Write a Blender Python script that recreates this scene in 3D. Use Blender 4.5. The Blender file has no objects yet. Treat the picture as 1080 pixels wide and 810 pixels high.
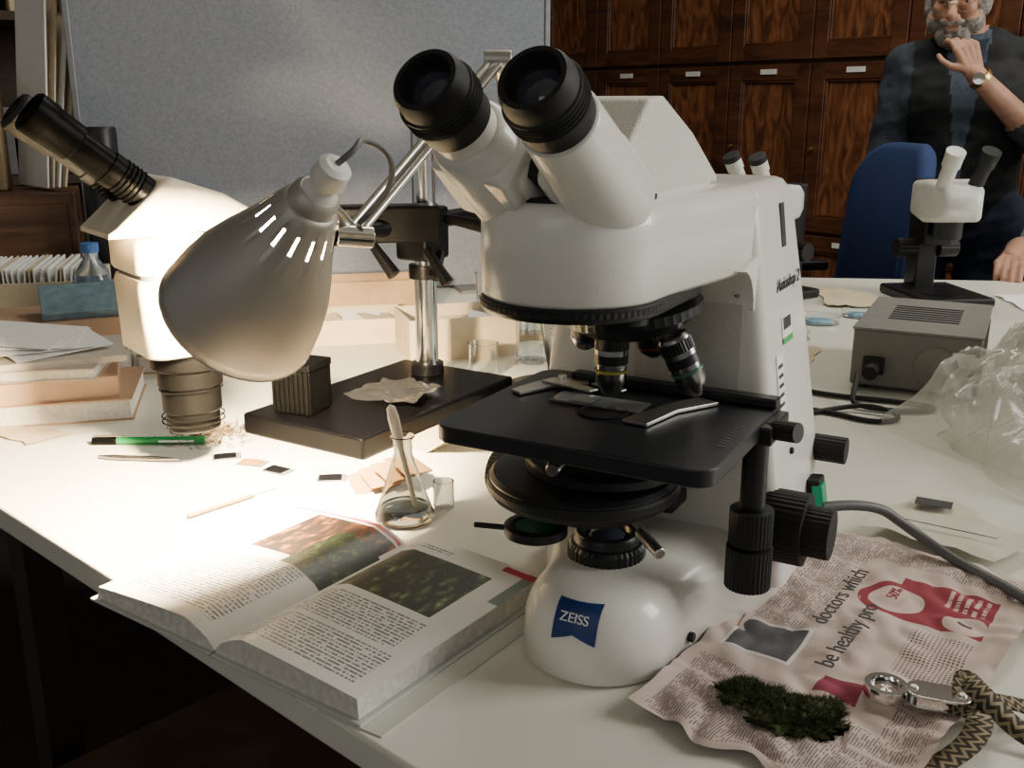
import bpy, bmesh, math, random
from mathutils import Vector as V, Matrix, Euler, noise
random.seed(4)
T=0.85
D=bpy.data
SC=bpy.context.scene
def link(o):
    SC.collection.objects.link(o); return o
# ---------------------------------------------------------------- materials
MC={}
def nodes(name):
    m=D.materials.new(name); m.use_nodes=True
    return m,m.node_tree,m.node_tree.nodes['Principled BSDF']
def mat(name,col,rough=.5,metal=0,var=.08,scale=40,bump=0,coat=0,emit=None,es=0,trans=0,ior=1.45,bscale=None,spec=None):
    if name in MC: return MC[name]
    m,nt,b=nodes(name)
    N=nt.nodes.new;L=nt.links.new
    tc=N('ShaderNodeTexCoord'); nz=N('ShaderNodeTexNoise'); nz.inputs['Scale'].default_value=scale
    nz.inputs['Detail'].default_value=4
    L(tc.outputs['Object'],nz.inputs['Vector'])
    cr=N('ShaderNodeValToRGB')
    cr.color_ramp.elements[0].position=.3;cr.color_ramp.elements[1].position=.7
    cr.color_ramp.elements[0].color=tuple(max(0,c*(1-var)) for c in col)+(1,)
    cr.color_ramp.elements[1].color=tuple(min(1,c*(1+var)) for c in col)+(1,)
    L(nz.outputs['Fac'],cr.inputs['Fac']); L(cr.outputs['Color'],b.inputs['Base Color'])
    b.inputs['Roughness'].default_value=rough; b.inputs['Metallic'].default_value=metal
    b.inputs['IOR'].default_value=ior
    if spec is not None: b.inputs['Specular IOR Level'].default_value=spec
    if coat: b.inputs['Coat Weight'].default_value=coat
    if trans: b.inputs['Transmission Weight'].default_value=trans
    if emit: b.inputs['Emission Color'].default_value=tuple(emit)+(1,); b.inputs['Emission Strength'].default_value=es
    if bump:
        n2=N('ShaderNodeTexNoise'); n2.inputs['Scale'].default_value=bscale or scale*4; L(tc.outputs['Object'],n2.inputs['Vector'])
        bp=N('ShaderNodeBump'); bp.inputs['Strength'].default_value=bump; bp.inputs['Distance'].default_value=.002
        L(n2.outputs['Fac'],bp.inputs['Height']); L(bp.outputs['Normal'],b.inputs['Normal'])
    MC[name]=m; return m
def mth(nt,op,a,b=None):
    n=nt.nodes.new('ShaderNodeMath'); n.operation=op
    for i,x in enumerate((a,b)):
        if x is None: continue
        if isinstance(x,(int,float)): n.inputs[i].default_value=x
        else: nt.links.new(x,n.inputs[i])
    return n.outputs[0]
def rect(nt,u,v,u0,u1,v0,v1):
    a=mth(nt,'MULTIPLY',mth(nt,'GREATER_THAN',u,u0),mth(nt,'LESS_THAN',u,u1))
    b=mth(nt,'MULTIPLY',mth(nt,'GREATER_THAN',v,v0),mth(nt,'LESS_THAN',v,v1))
    return mth(nt,'MULTIPLY',a,b)
def circ(nt,u,v,cu,cv,r):
    a=mth(nt,'SUBTRACT',u,cu); b=mth(nt,'SUBTRACT',v,cv)
    q=mth(nt,'ADD',mth(nt,'MULTIPLY',a,a),mth(nt,'MULTIPLY',b,b))
    return mth(nt,'LESS_THAN',q,r*r)
def mix(nt,f,a,b):
    n=nt.nodes.new('ShaderNodeMix'); n.data_type='RGBA'
    nt.links.new(f,n.inputs[0]) if not isinstance(f,(int,float)) else setattr(n.inputs[0],'default_value',f)
    for i,x in ((6,a),(7,b)):
        if isinstance(x,tuple): n.inputs[i].default_value=x+(1,)
        else: nt.links.new(x,n.inputs[i])
    return n.outputs[2]
def uvs(nt):
    tc=nt.nodes.new('ShaderNodeTexCoord'); sp=nt.nodes.new('ShaderNodeSeparateXYZ')
    nt.links.new(tc.outputs['UV'],sp.inputs[0]); return tc,sp.outputs[0],sp.outputs[1]
def textmask(nt,u,v,lines,wscale):
    row=mth(nt,'MULTIPLY',v,lines); fr=mth(nt,'FRACT',row); fl=mth(nt,'FLOOR',row)
    cb=nt.nodes.new('ShaderNodeCombineXYZ'); nt.links.new(mth(nt,'MULTIPLY',u,wscale),cb.inputs[0]); nt.links.new(mth(nt,'MULTIPLY',fl,7.31),cb.inputs[1])
    nz=nt.nodes.new('ShaderNodeTexNoise'); nz.inputs['Scale'].default_value=1; nz.inputs['Detail'].default_value=1
    nt.links.new(cb.outputs[0],nz.inputs['Vector'])
    return mth(nt,'MULTIPLY',mth(nt,'LESS_THAN',fr,.5),mth(nt,'GREATER_THAN',nz.outputs['Fac'],.44))
def photo_ramp(nt,tc,scale,cols,leafy=0):
    vo=nt.nodes.new('ShaderNodeTexNoise'); vo.inputs['Scale'].default_value=scale; vo.inputs['Detail'].default_value=6
    nt.links.new(tc.outputs['UV'],vo.inputs['Vector'])
    fac=vo.outputs['Fac']
    if leafy:
        # leaf-like cells: stretched voronoi warped by noise
        mp=nt.nodes.new('ShaderNodeMapping'); mp.inputs['Rotation'].default_value=(0,0,.7); mp.inputs['Scale'].default_value=(1,.55,1)
        ad=nt.nodes.new('ShaderNodeMix'); ad.data_type='RGBA'; ad.inputs[0].default_value=.06
        nt.links.new(tc.outputs['UV'],ad.inputs[6]); nt.links.new(vo.outputs['Color'],ad.inputs[7]); nt.links.new(ad.outputs[2],mp.inputs[0])
        vr=nt.nodes.new('ShaderNodeTexVoronoi'); vr.inputs['Scale'].default_value=leafy; nt.links.new(mp.outputs[0],vr.inputs['Vector'])
        fac=mth(nt,'ADD',mth(nt,'MULTIPLY',fac,.55),mth(nt,'MULTIPLY',mth(nt,'SUBTRACT',.75,vr.outputs['Distance']),.40))
    cr=nt.nodes.new('ShaderNodeValToRGB'); e=cr.color_ramp.elements
    e[0].position=.35;e[1].position=.62; e[0].color=cols[0]+(1,); e[1].color=cols[-1]+(1,)
    for i,c in enumerate(cols[1:-1]):
        x=e.new(.35+.27*(i+1)/(len(cols)-1)); x.color=c+(1,)
    nt.links.new(fac,cr.inputs['Fac']); return cr.outputs['Color']

white=mat('white_enamel',(.80,.78,.71),.28,var=.01,coat=.3,bump=.05,bscale=900)
whitet=mat('white_textured_enamel',(.66,.64,.57),.5,var=.03,scale=300,bump=.6,bscale=700)
cream=mat('cream_enamel',(.80,.70,.54),.42,var=.01)
black=mat('black_anodised',(.010,.010,.011),.40,var=.2,spec=.4)
blackm=mat('black_matt_stage',(.011,.012,.015),.42,var=.15,scale=90)
rubber=mat('black_rubber',(.010,.010,.010),.62,var=.2,spec=.4)
tubem=mat('black_tube_dark',(.0015,.0015,.0015),.35,var=.1,spec=.05)
chrome=mat('chrome_steel',(.75,.74,.72),.14,1,var=.03)
steel=mat('brushed_steel',(.50,.49,.45),.32,1,var=.08)
dsteel=mat('dark_chrome',(.30,.29,.28),.25,1,var=.05)
alu=mat('lamp_aluminium',(.44,.42,.38),.48,.55,var=.04,scale=8)
grey=mat('grey_metal',(.25,.25,.26),.45,.6,var=.1)
glass=mat('clear_glass',(.95,.97,.96),.02,var=.0,trans=1,ior=1.45)
water=mat('water',(.9,.95,.95),.0,var=0,trans=1,ior=1.33)
lensm=mat('coated_lens',(.03,.035,.05),.05,var=0,coat=1)
card=mat('cardboard',(.42,.28,.15),.8,var=.1)
cardl=mat('light_cardboard',(.56,.46,.31),.8,var=.08)
paper=mat('white_paper',(.78,.77,.74),.8,var=.03)
# ---------------------------------------------------------------- geometry helpers
def fin(name,me,m,par=None,loc=(0,0,0),rot=(0,0,0),smooth=True,bev=0,ang=38,seg=3):
    if m is not None:
        for q in (m if isinstance(m,(list,tuple)) else [m]): me.materials.append(q)
    o=link(D.objects.new(name,me)); o.location=loc; o.rotation_euler=rot
    if par: o.parent=par
    if smooth:
        for p in me.polygons: p.use_smooth=True
        me.set_sharp_from_angle(angle=math.radians(ang))
    if bev:
        b=o.modifiers.new('bev','BEVEL'); b.width=bev; b.segments=seg; b.limit_method='ANGLE'; b.angle_limit=math.radians(35)
        b.harden_normals=True
    return o
def empty(name,loc,rz=0):
    e=link(D.objects.new(name,None)); e.location=loc; e.rotation_euler=(0,0,rz); e.empty_display_size=.05; return e
def me_from(verts,faces):
    me=D.meshes.new('m'); me.from_pydata([tuple(v) for v in verts],[],faces); me.update()
    bm=bmesh.new(); bm.from_mesh(me); bmesh.ops.recalc_face_normals(bm,faces=bm.faces); bm.to_mesh(me); bm.free()
    return me
def box(name,size,loc,m,par=None,rot=(0,0,0),bev=.002,seg=3):
    x,y,z=[s/2 for s in size]
    vs=[(a*x,b*y,c*z) for a in(-1,1) for b in(-1,1) for c in(-1,1)]
    fs=[(0,1,3,2),(4,6,7,5),(0,4,5,1),(2,3,7,6),(0,2,6,4),(1,5,7,3)]
    return fin(name,me_from(vs,fs),m,par,loc,rot,bev=bev,seg=seg)
def loft(name,rings,m,par=None,bev=0,cap=True,ang=38,**k):
    n=len(rings[0]);vs=[p for r in rings for p in r];fs=[]
    for i in range(len(rings)-1):
        for j in range(n):
            a=i*n+j;b=i*n+(j+1)%n; fs.append((a,b,b+n,a+n))
    if cap: fs.append(tuple(range(n))[::-1]); fs.append(tuple((len(rings)-1)*n+j for j in range(n)))
    return fin(name,me_from(vs,fs),m,par,bev=bev,ang=ang,**k)
def frame(d):
    d=V(d).normalized(); a=V((0,0,1)) if abs(d.z)<.95 else V((0,1,0))
    x=a.cross(d).normalized(); return x,d.cross(x),d
def lathe(name,prof,p0,d,m,par=None,n=48,ang=38,knurl=0,cap=True,bev=0,closed=True,skip=None):
    x,y,d=frame(d);p0=V(p0);rings=[]
    for r,h in prof:
        ring=[]
        for j in range(n):
            a=2*math.pi*j/n; rr=max(r,1e-5)*(1+(knurl if j%2 else 0)); ring.append(p0+d*h+x*(rr*math.cos(a))+y*(rr*math.sin(a)))
        rings.append(ring)
    vs=[p for r in rings for p in r];fs=[]
    for i in range(len(rings)-1):
        for j in range(n):
            if skip and skip(i,j): continue
            a=i*n+j;b=i*n+(j+1)%n; fs.append((a,b,b+n,a+n))
    if cap: fs.append(tuple(range(n))[::-1]); fs.append(tuple((len(rings)-1)*n+j for j in range(n)))
    return fin(name,me_from(vs,fs),m,par,ang=ang,bev=bev)
def cyl(name,p0,p1,r,m,par=None,r1=None,n=40,bev=.0012,knurl=0):
    d=V(p1)-V(p0); return lathe(name,[(r,0),(r if r1 is None else r1,d.length)],p0,d,m,par,n=n,bev=0 if knurl else bev,knurl=knurl,ang=20 if knurl else 38)
def prism(name,poly,axis,a0,a1,m,par=None,bev=.002,seg=3,**k):
    def P(q,a):
        return (a,q[0],q[1]) if axis=='x' else ((q[0],a,q[1]) if axis=='y' else (q[0],q[1],a))
    return loft(name,[[P(q,a0) for q in poly],[P(q,a1) for q in poly]],m,par,bev=bev,seg=seg,**k)
def tube(name,pts,r,m,par=None,res=8):
    cu=D.curves.new(name,'CURVE'); cu.dimensions='3D'; sp=cu.splines.new('NURBS'); sp.points.add(len(pts)-1)
    for p,q in zip(sp.points,pts): p.co=tuple(q)+(1,)
    sp.order_u=3; sp.use_endpoint_u=True; sp.resolution_u=res; cu.bevel_depth=r; cu.bevel_resolution=4; cu.use_fill_caps=True
    cu.materials.append(m); o=link(D.objects.new(name,cu)); 
    if par: o.parent=par
    return o
def text(name,s,size,loc,rot,m,par=None,ext=.0003,align='CENTER'):
    cu=D.curves.new(name,'FONT'); cu.body=s; cu.size=size; cu.extrude=ext; cu.align_x=align; cu.align_y='CENTER'; cu.materials.append(m)
    o=link(D.objects.new(name,cu)); o.location=loc; o.rotation_euler=rot
    if par:o.parent=par
    return o
def rr(hx,hy,r,cx=0,cy=0,n=6):
    out=[]
    for (sx,sy,a0) in((1,1,0),(-1,1,90),(-1,-1,180),(1,-1,270)):
        for i in range(n+1):
            a=math.radians(a0+90*i/n); out.append((cx+sx*(hx-r)+r*math.cos(a),cy+sy*(hy-r)+r*math.sin(a)))
    return out
def organic(name,parts,voxel,matfn,mats,par=None,smooth=6,fold=0):
    big=bmesh.new()
    for p in parts:
        p0,p1,r0,r1=V(p[0]),V(p[1]),p[2],p[3]; sc=V(p[4]) if len(p)>4 else V((1,1,1))
        b=bmesh.new()
        for c,r in((p0,r0),(p1,r1)):
            for i in range(14):
                th=math.pi*i/13
                for j in range(20):
                    ph=2*math.pi*j/20
                    b.verts.new(c+V((sc.x*math.sin(th)*math.cos(ph),sc.y*math.sin(th)*math.sin(ph),sc.z*math.cos(th)))*r)
        bmesh.ops.remove_doubles(b,verts=b.verts,dist=1e-5)
        r_=bmesh.ops.convex_hull(b,input=b.verts)
        bmesh.ops.delete(b,geom=[g for g in r_['geom_interior'] if isinstance(g,bmesh.types.BMVert)],context='VERTS')
        tmp=D.meshes.new('t'); b.to_mesh(tmp); b.free(); big.from_mesh(tmp); D.meshes.remove(tmp)
    me=D.meshes.new(name); big.to_mesh(me); big.free()
    o=link(D.objects.new(name+'_src',me))
    r=o.modifiers.new('r','REMESH'); r.mode='VOXEL'; r.voxel_size=voxel
    s=o.modifiers.new('s','SMOOTH'); s.factor=.5; s.iterations=smooth
    dg=bpy.context.evaluated_depsgraph_get(); dg.update()
    nm=D.meshes.new_from_object(o.evaluated_get(dg)); D.objects.remove(o)
    nm.materials.clear()
    for m in mats: nm.materials.append(m)
    for p in nm.polygons:
        p.use_smooth=True; p.material_index=matfn(p.center)
    if fold:
        cloth=set()
        for p in nm.polygons:
            if p.material_index!=len(mats)-1: cloth.update(p.vertices)
        nv=[(v.index,v.normal.copy()) for v in nm.vertices]
        for i,n_ in nv:
            if i in cloth:
                c=nm.vertices[i].co; k=1-abs(noise.noise(V((c.x*9,c.y*9,c.z*16))))*2.2; k2=noise.noise(V((c.x*26+3,c.y*26,c.z*34)))
                nm.vertices[i].co=c+n_*(fold*k+fold*.45*k2)
    q=link(D.objects.new(name,nm)); 
    if par:q.parent=par
    return q
def near_mat(parts):
    def f(c):
        best=1e9;mi=0
        for p in parts:
            a,b=V(p[0]),V(p[1]);ab=b-a;t=max(0,min(1,(c-a).dot(ab)/max(ab.length_squared,1e-9)))
            d=(c-(a+ab*t)).length-(p[2]*(1-t)+p[3]*t)
            if d<best: best=d;mi=p[5]
        return mi
    return f
# ---------------------------------------------------------------- camera
cam=D.cameras.new('camera'); cam.sensor_width=36; cam.lens=36*1060/1080; cam.clip_start=.02
co=link(D.objects.new('camera',cam)); co.location=(0,0,T+.41); co.rotation_euler=(math.radians(90-15.5),0,0); SC.camera=co
# ---------------------------------------------------------------- room
floorm=mat('dark_floor',(.035,.03,.028),.7,var=.2,scale=20)
wallm=mat('plaster_wall',(.16,.14,.12),.9,var=.05,scale=5)
box('floor',(12,14,.1),(0,3,-.05),floorm,bev=0)
wd=V((.6465,-.7629,0)); wn=V((-.7629,-.6465,0)); W0=V((0,6.2,0)); wrot=math.atan2(wd.y,wd.x)
def wp(s,off,z): q=W0+wd*s+wn*off; return (q.x,q.y,z)
box('wall_back',(7.2,.1,3.2),wp(2.2,-.06,1.6),wallm,rot=(0,0,wrot),bev=0)
K=W0+wd*(-1.3)
lp=K+wn*3.0
box('wall_left',(.1,6.2,3.2),(lp.x,lp.y,1.6),wallm,rot=(0,0,wrot),bev=0)
box('ceiling',(12,14,.1),(0,3,3.25),mat('ceiling_paint',(.5,.47,.40),.9),bev=0)
def woodmat(name,c0,c1,c2,sc,dist=1.8):
    m,nt,b=nodes(name); N=nt.nodes.new;L=nt.links.new
    tc=N('ShaderNodeTexCoord'); mp=N('ShaderNodeMapping'); mp.inputs['Scale'].default_value=sc
    L(tc.outputs['Object'],mp.inputs[0]); n1=N('ShaderNodeTexNoise'); n1.inputs['Scale'].default_value=2.2; n1.inputs['Detail'].default_value=7; n1.inputs['Distortion'].default_value=dist
    oi=N('ShaderNodeObjectInfo'); mm=N('ShaderNodeVectorMath'); mm.operation='ADD'
    sc_=N('ShaderNodeVectorMath'); sc_.operation='SCALE'; sc_.inputs['Scale'].default_value=.7; L(oi.outputs['Location'],sc_.inputs[0])
    L(mp.outputs[0],mm.inputs[0]); L(sc_.outputs[0],mm.inputs[1])
    L(mm.outputs[0],n1.inputs['Vector']); cr=N('ShaderNodeValToRGB'); e=cr.color_ramp.elements
    e[0].position=.34;e[0].color=c0+(1,);e[1].position=.70;e[1].color=c2+(1,); x=e.new(.5);x.color=c1+(1,)
    L(n1.outputs['Fac'],cr.inputs['Fac']);L(cr.outputs[0],b.inputs['Base Color']); b.inputs['Roughness'].default_value=.38; return m
wframe=woodmat('mahogany_frame',(.042,.013,.005),(.080,.025,.009),(.12,.042,.016),(1,1,6))
wpanel=woodmat('mahogany_flame_panel',(.060,.019,.007),(.155,.051,.018),(.29,.11,.042),(7,7,2.0),2.2)
brass=mat('brass',(.5,.36,.14),.35,1)
cab=empty('wooden_cabinet',W0,wrot)
rows=[(.06,.70),(.71,1.44),(1.45,2.18),(2.19,2.92)]
box('carcass',(5.6,.03,3.0),(2.0,-.02,1.5),wframe,cab,bev=0)
s0=1.208-.438*5
for k in range(12):
    x0=s0+.438*k
    for (z0,z1) in rows:
        cx=x0+.219;cz=(z0+z1)/2;h=z1-z0
        box('door_panel',(.31,.012,h-.13),(cx,-.045,cz),wpanel,cab,bev=0)
        for sx in(-1,1): box('stile',(.07,.03,h-.006),(cx+sx*.181,-.05,cz),wframe,cab,bev=.004,seg=2); box('panel_moulding_v',(.012,.016,h-.15),(cx+sx*.141,-.054,cz),wframe,cab,bev=.004,seg=1)
        for sz in(-1,1): box('rail',(.30,.03,.07),(cx,-.05,cz+sz*(h/2-.038)),wframe,cab,bev=.004,seg=2); box('panel_moulding_h',(.29,.016,.012),(cx,-.054,cz+sz*(h/2-.078)),wframe,cab,bev=.004,seg=1)
        box('label_card',(.085,.004,.022),(cx,-.068,z1-.035),paper,cab,bev=0)
        cyl('door_knob',(x0+.035,-.065,cz),(x0+.035,-.085,cz),.009,brass,cab,n=16)
box('cornice',(5.6,.1,.12),(2.0,-.06,3.0),wframe,cab,bev=.02)
# ---------------------------------------------------------------- partition
pf=mat('blue_grey_fabric',(.225,.245,.285),.95,var=.12,scale=160,bump=.4,bscale=400)
pa=V((-.885,2.12));pb=V((.075,2.40)); pd=pb-pa; pe=empty('fabric_partition_screen',(pa.x,pa.y,T),math.atan2(pd.y,pd.x))
box('panel',(pd.length,.03,.9),(pd.length/2,0,.453),pf,pe,bev=.004)
box('edge_trim_1',(.012,.036,.9),(0,0,.453),grey,pe); box('edge_trim_2',(.012,.036,.9),(pd.length,0,.453),grey,pe)
for i,x in enumerate((.15,.8)): box('foot_%d'%(i+1),(.05,.2,.006),(x,0,.003),grey,pe)
# ---------------------------------------------------------------- table
tm=mat('laminate_table',(.72,.71,.62),.30,var=.015,scale=6,coat=.15)
poly=[(-2.1,2.405),(.70,-.139),(2.3,-.139),(2.3,2.3),(.77,2.46),(-1.2,2.66)]
tb=empty('lab_table',(0,0,T))
prism('table_top',poly,'z',-.028,0,tm,tb,bev=.004)
lg=mat('table_leg_steel',(.05,.04,.035),.5,.5)
for i,(x,y) in enumerate([(-.60,1.16),(-.05,.70),(-1.5,2.1),(1.9,.1),(2.1,2.1),(.4,2.2),(-.9,2.3),(.6,.15)]):
    box('leg_%d'%(i+1),(.045,.045,T-.028),(x,y,-(T+.028)/2),lg,tb,rot=(0,0,-.74))
a=V((-.52,1.12,-.07));b=V((.55,.15,-.07)); box('apron',((b-a).length,.02,.06),(a+b)/2,lg,tb,rot=(0,0,math.atan2(b.y-a.y,b.x-a.x)))
bx=empty('storage_crate',(-.30,1.02,0),-.74)
dk=mat('dark_crate',(.10,.06,.04),.8,var=.3,scale=9)
box('crate_body',(.5,.36,.42),(0,0,.21),dk,bx); box('crate_lid',(.52,.38,.03),(0,0,.435),dk,bx)
box('crate_handle',(.14,.02,.03),(0,-.19,.3),grey,bx)
# ================================================================ MAIN MICROSCOPE
S=empty('compound_microscope',(.075,.735,T),math.radians(-28.7))
def nose(R,yc,hr,y1,y2,rc,n=18,cx=0):
    out=[]
    for i in range(n+1):
        a=math.pi+math.pi*i/n; out.append((cx+R*math.cos(a),yc+R*math.sin(a)))
    for i in range(1,9):
        t=i/8; e=t*t*(3-2*t); out.append((cx*(1-e)+R+(hr-R)*e,yc+(y1-yc)*t))
    for i in range(5):
        a=math.pi/2*i/4; out.append((hr-rc+rc*math.cos(a),y2-rc+rc*math.sin(a)))
    for i in range(5):
        a=math.pi/2*(1+i/4); out.append((-hr+rc+rc*math.cos(a),y2-rc+rc*math.sin(a)))
    for i in range(8,0,-1):
        t=i/8; e=t*t*(3-2*t); out.append((cx*(1-e)-(R+(hr-R)*e),yc+(y1-yc)*t))
    return out
NR=[(0,.004),(.003,.0),(.035,.0015),(.048,.006),(.057,.012),(.063,.022),(.067,.036)]
BR=.0595;BC=.009;BY=-.030
def nr(z,d,R=BR,yc=BY,hr=.115,y1=.15,y2=.255,rc=.03):
    return [(x,y,z) for x,y in nose(R-d,yc,hr-d,y1,y2-d,max(rc-d,.004),cx=BC)]
loft('base_body',[nr(z,d) for z,d in NR],white,S,ang=60)
loft('base_foot_gap',[nr(-.0005,.008),nr(.001,.008)],rubber,S)
cr_=[]
for z,hw,f,r in [(.02,.118,.095,.252),(.06,.113,.09,.25),(.12,.108,.086,.243),(.20,.098,.084,.232),(.27,.088,.083,.222),(.32,.081,.083,.213),(.345,.077,.085,.206)]:
    cr_.append([(x,y,z) for x,y in rr(hw,(r-f)/2,.014,0,(r+f)/2)])
loft('column',cr_,white,S,ang=60)
def lr(z,d,R=.062,hr=.078): return [(x,y,z) for x,y in nose(R-d,-.070,hr-d,.08,.207-d,max(.018-d,.003))]
loft('limb',[lr(.286,.004),lr(.290,0),lr(.338,.000),lr(.345,.002),lr(.350,.006),lr(.352,.012)],white,S,ang=60)
fl=[(.05,.292)]+[(.083-.035+.035*math.sin(a),.256+.035*math.cos(a)) for a in [math.radians(q) for q in (0,15,30,45,60,75,90)]]+[(.10,.25),(.10,.30)]
prism('arm_fillet',fl,'x',-.083,.083,white,S,bev=.003)
def lb(z,d): return [(x,y,z) for x,y in nose(.0625-d,-.070,.0625-d,-.02,.03,.02)]
loft('nosepiece_band',[lb(.278,.001),lb(.280,0),lb(.2865,0),lb(.2875,.002)],black,S)
lathe('band_knurl',[(.0615,0),(.0632,.0008),(.0632,.0045),(.0615,.0052)],(0,-.070,.2805),(0,0,1),rubber,S,n=160,knurl=-.008,ang=20)
loft('nosepiece_block',[[(x,y,.262) for x,y in rr(.04,.05,.02,0,.0)],[(x,y,.29) for x,y in rr(.045,.055,.02,0,.0)]],black,S)
lathe('field_diaphragm_ring',[(.030,0),(.031,.003),(.031,.013),(.029,.016),(.0225,.018)],(0,0,.062),(0,0,1),black,S,n=80,knurl=-.03,ang=20)
lathe('field_lens_mount',[(.026,0),(.026,.019),(.024,.022),(.019,.022),(.017,.019),(.0,.0185)],(0,0,.064),(0,0,1),black,S)
lathe('field_lens',[(.015,0),(.012,.0025),(.006,.0038),(.0,.004)],(0,0,.083),(0,0,1),lensm,S)
blue=mat('badge_blue',(.012,.035,.16),.4,var=.03)
wht=mat('print_white',(.85,.85,.85),.6,var=0)
def nd(z):
    for (z0,d0),(z1,d1) in zip(NR,NR[1:]):
        if z0<=z<=z1: return d0+(d1-d0)*(z-z0)/(z1-z0)
    return 0
def badge(name,w,ztop,zbot,m,off,notch,cx):
    vs=[];fs=[];n=14;k=10
    for i in range(n+1):
        x=cx+w*(i/n-.5); zb=zbot+notch*(1-abs(i/n-.5)*2)
        for j in range(k+1):
            z=ztop+(zb-ztop)*j/k; R=BR-nd(z)+off; y=BY-math.sqrt(max(R*R-(x-BC)**2,0)); vs.append((x,y,z))
    for i in range(n):
        for j in range(k): a=i*(k+1)+j; fs.append((a,a+1,a+k+2,a+k+1))
    return fin(name,me_from(vs,fs),m,S)
badge('maker_badge',.034,.0605,.034,blue,.0012,.006,0.012)
text('badge_text','ZEISS',.0100,(.012,-.0845,.0520),(math.radians(60),0,0),wht,S)
# substage
lathe('condenser_turret',[(.066,0),(.072,.002),(.073,.006),(.073,.016),(.070,.019),(.05,.021)],(-.018,-.008,.118),(0,0,1),black,S,n=96)
lathe('condenser_turret_rim',[(.074,0),(.0755,.002),(.0755,.007),(.074,.009)],(-.018,-.008,.123),(0,0,1),rubber,S,n=120,knurl=-.006,ang=20)
lathe('condenser_lower_ring',[(.04,0),(.046,.003),(.046,.013),(.06,.014)],(-.012,-.005,.104),(0,0,1),black,S)
lathe('condenser_body',[(.034,0),(.034,.018),(.026,.03),(.02,.04)],(0,0,.138),(0,0,1),steel,S)
lathe('condenser_top_plate',[(.058,0),(.06,.002),(.06,.008),(.058,.010)],(-.005,.0,.139),(0,0,1),black,S)
lathe('condenser_centering_screw',[(.006,0),(.006,.02),(.0045,.022)],(-.02,-.045,.155),(.2,-1,.0),chrome,S,n=24)
lathe('filter_holder',[(.022,0),(.0245,.001),(.0245,.008),(.022,.009),(.018,.009),(.017,.006),(0,.006)],(-.040,-.045,.092),(0,0,1),black,S)
cyl('filter_holder_lever',(-.06,-.055,.097),(-.083,-.066,.099),.0022,black,S)
lathe('green_filter',[(.017,0),(.016,.001),(0,.001)],(-.040,-.045,.0985),(0,0,1),mat('green_glass',(.01,.12,.08),.08,var=0,coat=1),S)
cyl('condenser_lever',(.045,-.045,.112),(.068,-.064,.107),.0045,steel,S)
box('condenser_carrier',(.075,.12,.016),(0,.045,.150),black,S,bev=.003)
box('stage_bracket',(.07,.06,.09),(0,.085,.13),black,S,bev=.004)
# stage
st=[(x,y) for x,y in rr(.104,.0925,.016,.0105,-.0155)]
loft('stage_plate',[[(x,y,.1775) for x,y in st],[(x,y,.190) for x,y in st]],blackm,S,bev=.0015)
box('stage_lower_slide',(.15,.12,.014),(.01,-.005,.1705),black,S)
lathe('stage_aperture',[(.0,0),(.0175,0.0),(.0185,.0008),(.0185,.0012),(.0172,.0014),(.0168,.0005),(0,.0005)],(.004,-.022,.1900),(0,0,1),mat('aperture_black',(.002,.002,.002),.7),S,n=48)
box('stage_x_rail',(.17,.014,.008),(.03,.052,.194),black,S)
pg=mat('print_grey',(.22,.22,.22),.6,var=0)
for i in range(9): box('stage_scale_tick',(.005,.0006,.0007),(.104,-.055+.006*i,.1903),pg,S,bev=0)
gl=mat('slide_glass',(.7,.75,.75),.05,var=0,trans=.85)
box('specimen_slide',(.074,.025,.0011),(-.008,-.002,.1915),gl,S,bev=0)
box('cover_slip',(.02,.02,.0006),(-.020,-.002,.1924),gl,S,bev=0)
prism('slide_clip_left',[(-.082,-.008),(-.071,-.014),(-.056,.018),(-.034,.036),(-.04,.048),(-.066,.040),(-.075,.02)],'z',.1908,.1935,steel,S,bev=.0006)
prism('slide_clip_bar',[(-.070,.02),(-.022,.010),(-.018,.018),(-.064,.034)],'z',.1937,.1955,steel,S,bev=.0006)
prism('slide_clip_finger',[(-.03,.030),(.0,.022),(.002,.028),(-.026,.042)],'z',.1937,.1955,steel,S,bev=.0006)
prism('slide_clip_right',[(.026,-.040),(.046,-.042),(.054,.0),(.074,.034),(.056,.042),(.040,.01)],'z',.1908,.1935,steel,S,bev=.0006)
cyl('clip_screw',(-.055,.03,.193),(-.055,.03,.199),.004,chrome,S,n=20)
# xy drive
box('drive_bracket',(.03,.05,.014),(.108,.03,.181),black,S)
cyl('drive_side_knob_shaft',(.11,.02,.183),(.137,.012,.186),.005,black,S)
cyl('drive_side_knob',(.122,.017,.184),(.14,.011,.186),.0075,black,S,knurl=-.04)
cyl('drive_shaft',(.108,.022,.06),(.108,.022,.18),.0095,black,S)
cyl('drive_knob_upper',(.108,.022,.091),(.108,.022,.118),.0165,rubber,S,n=64,knurl=-.04)
cyl('drive_knob_lower',(.108,.022,.055),(.108,.022,.088),.0175,rubber,S,n=64,knurl=-.04)
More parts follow.
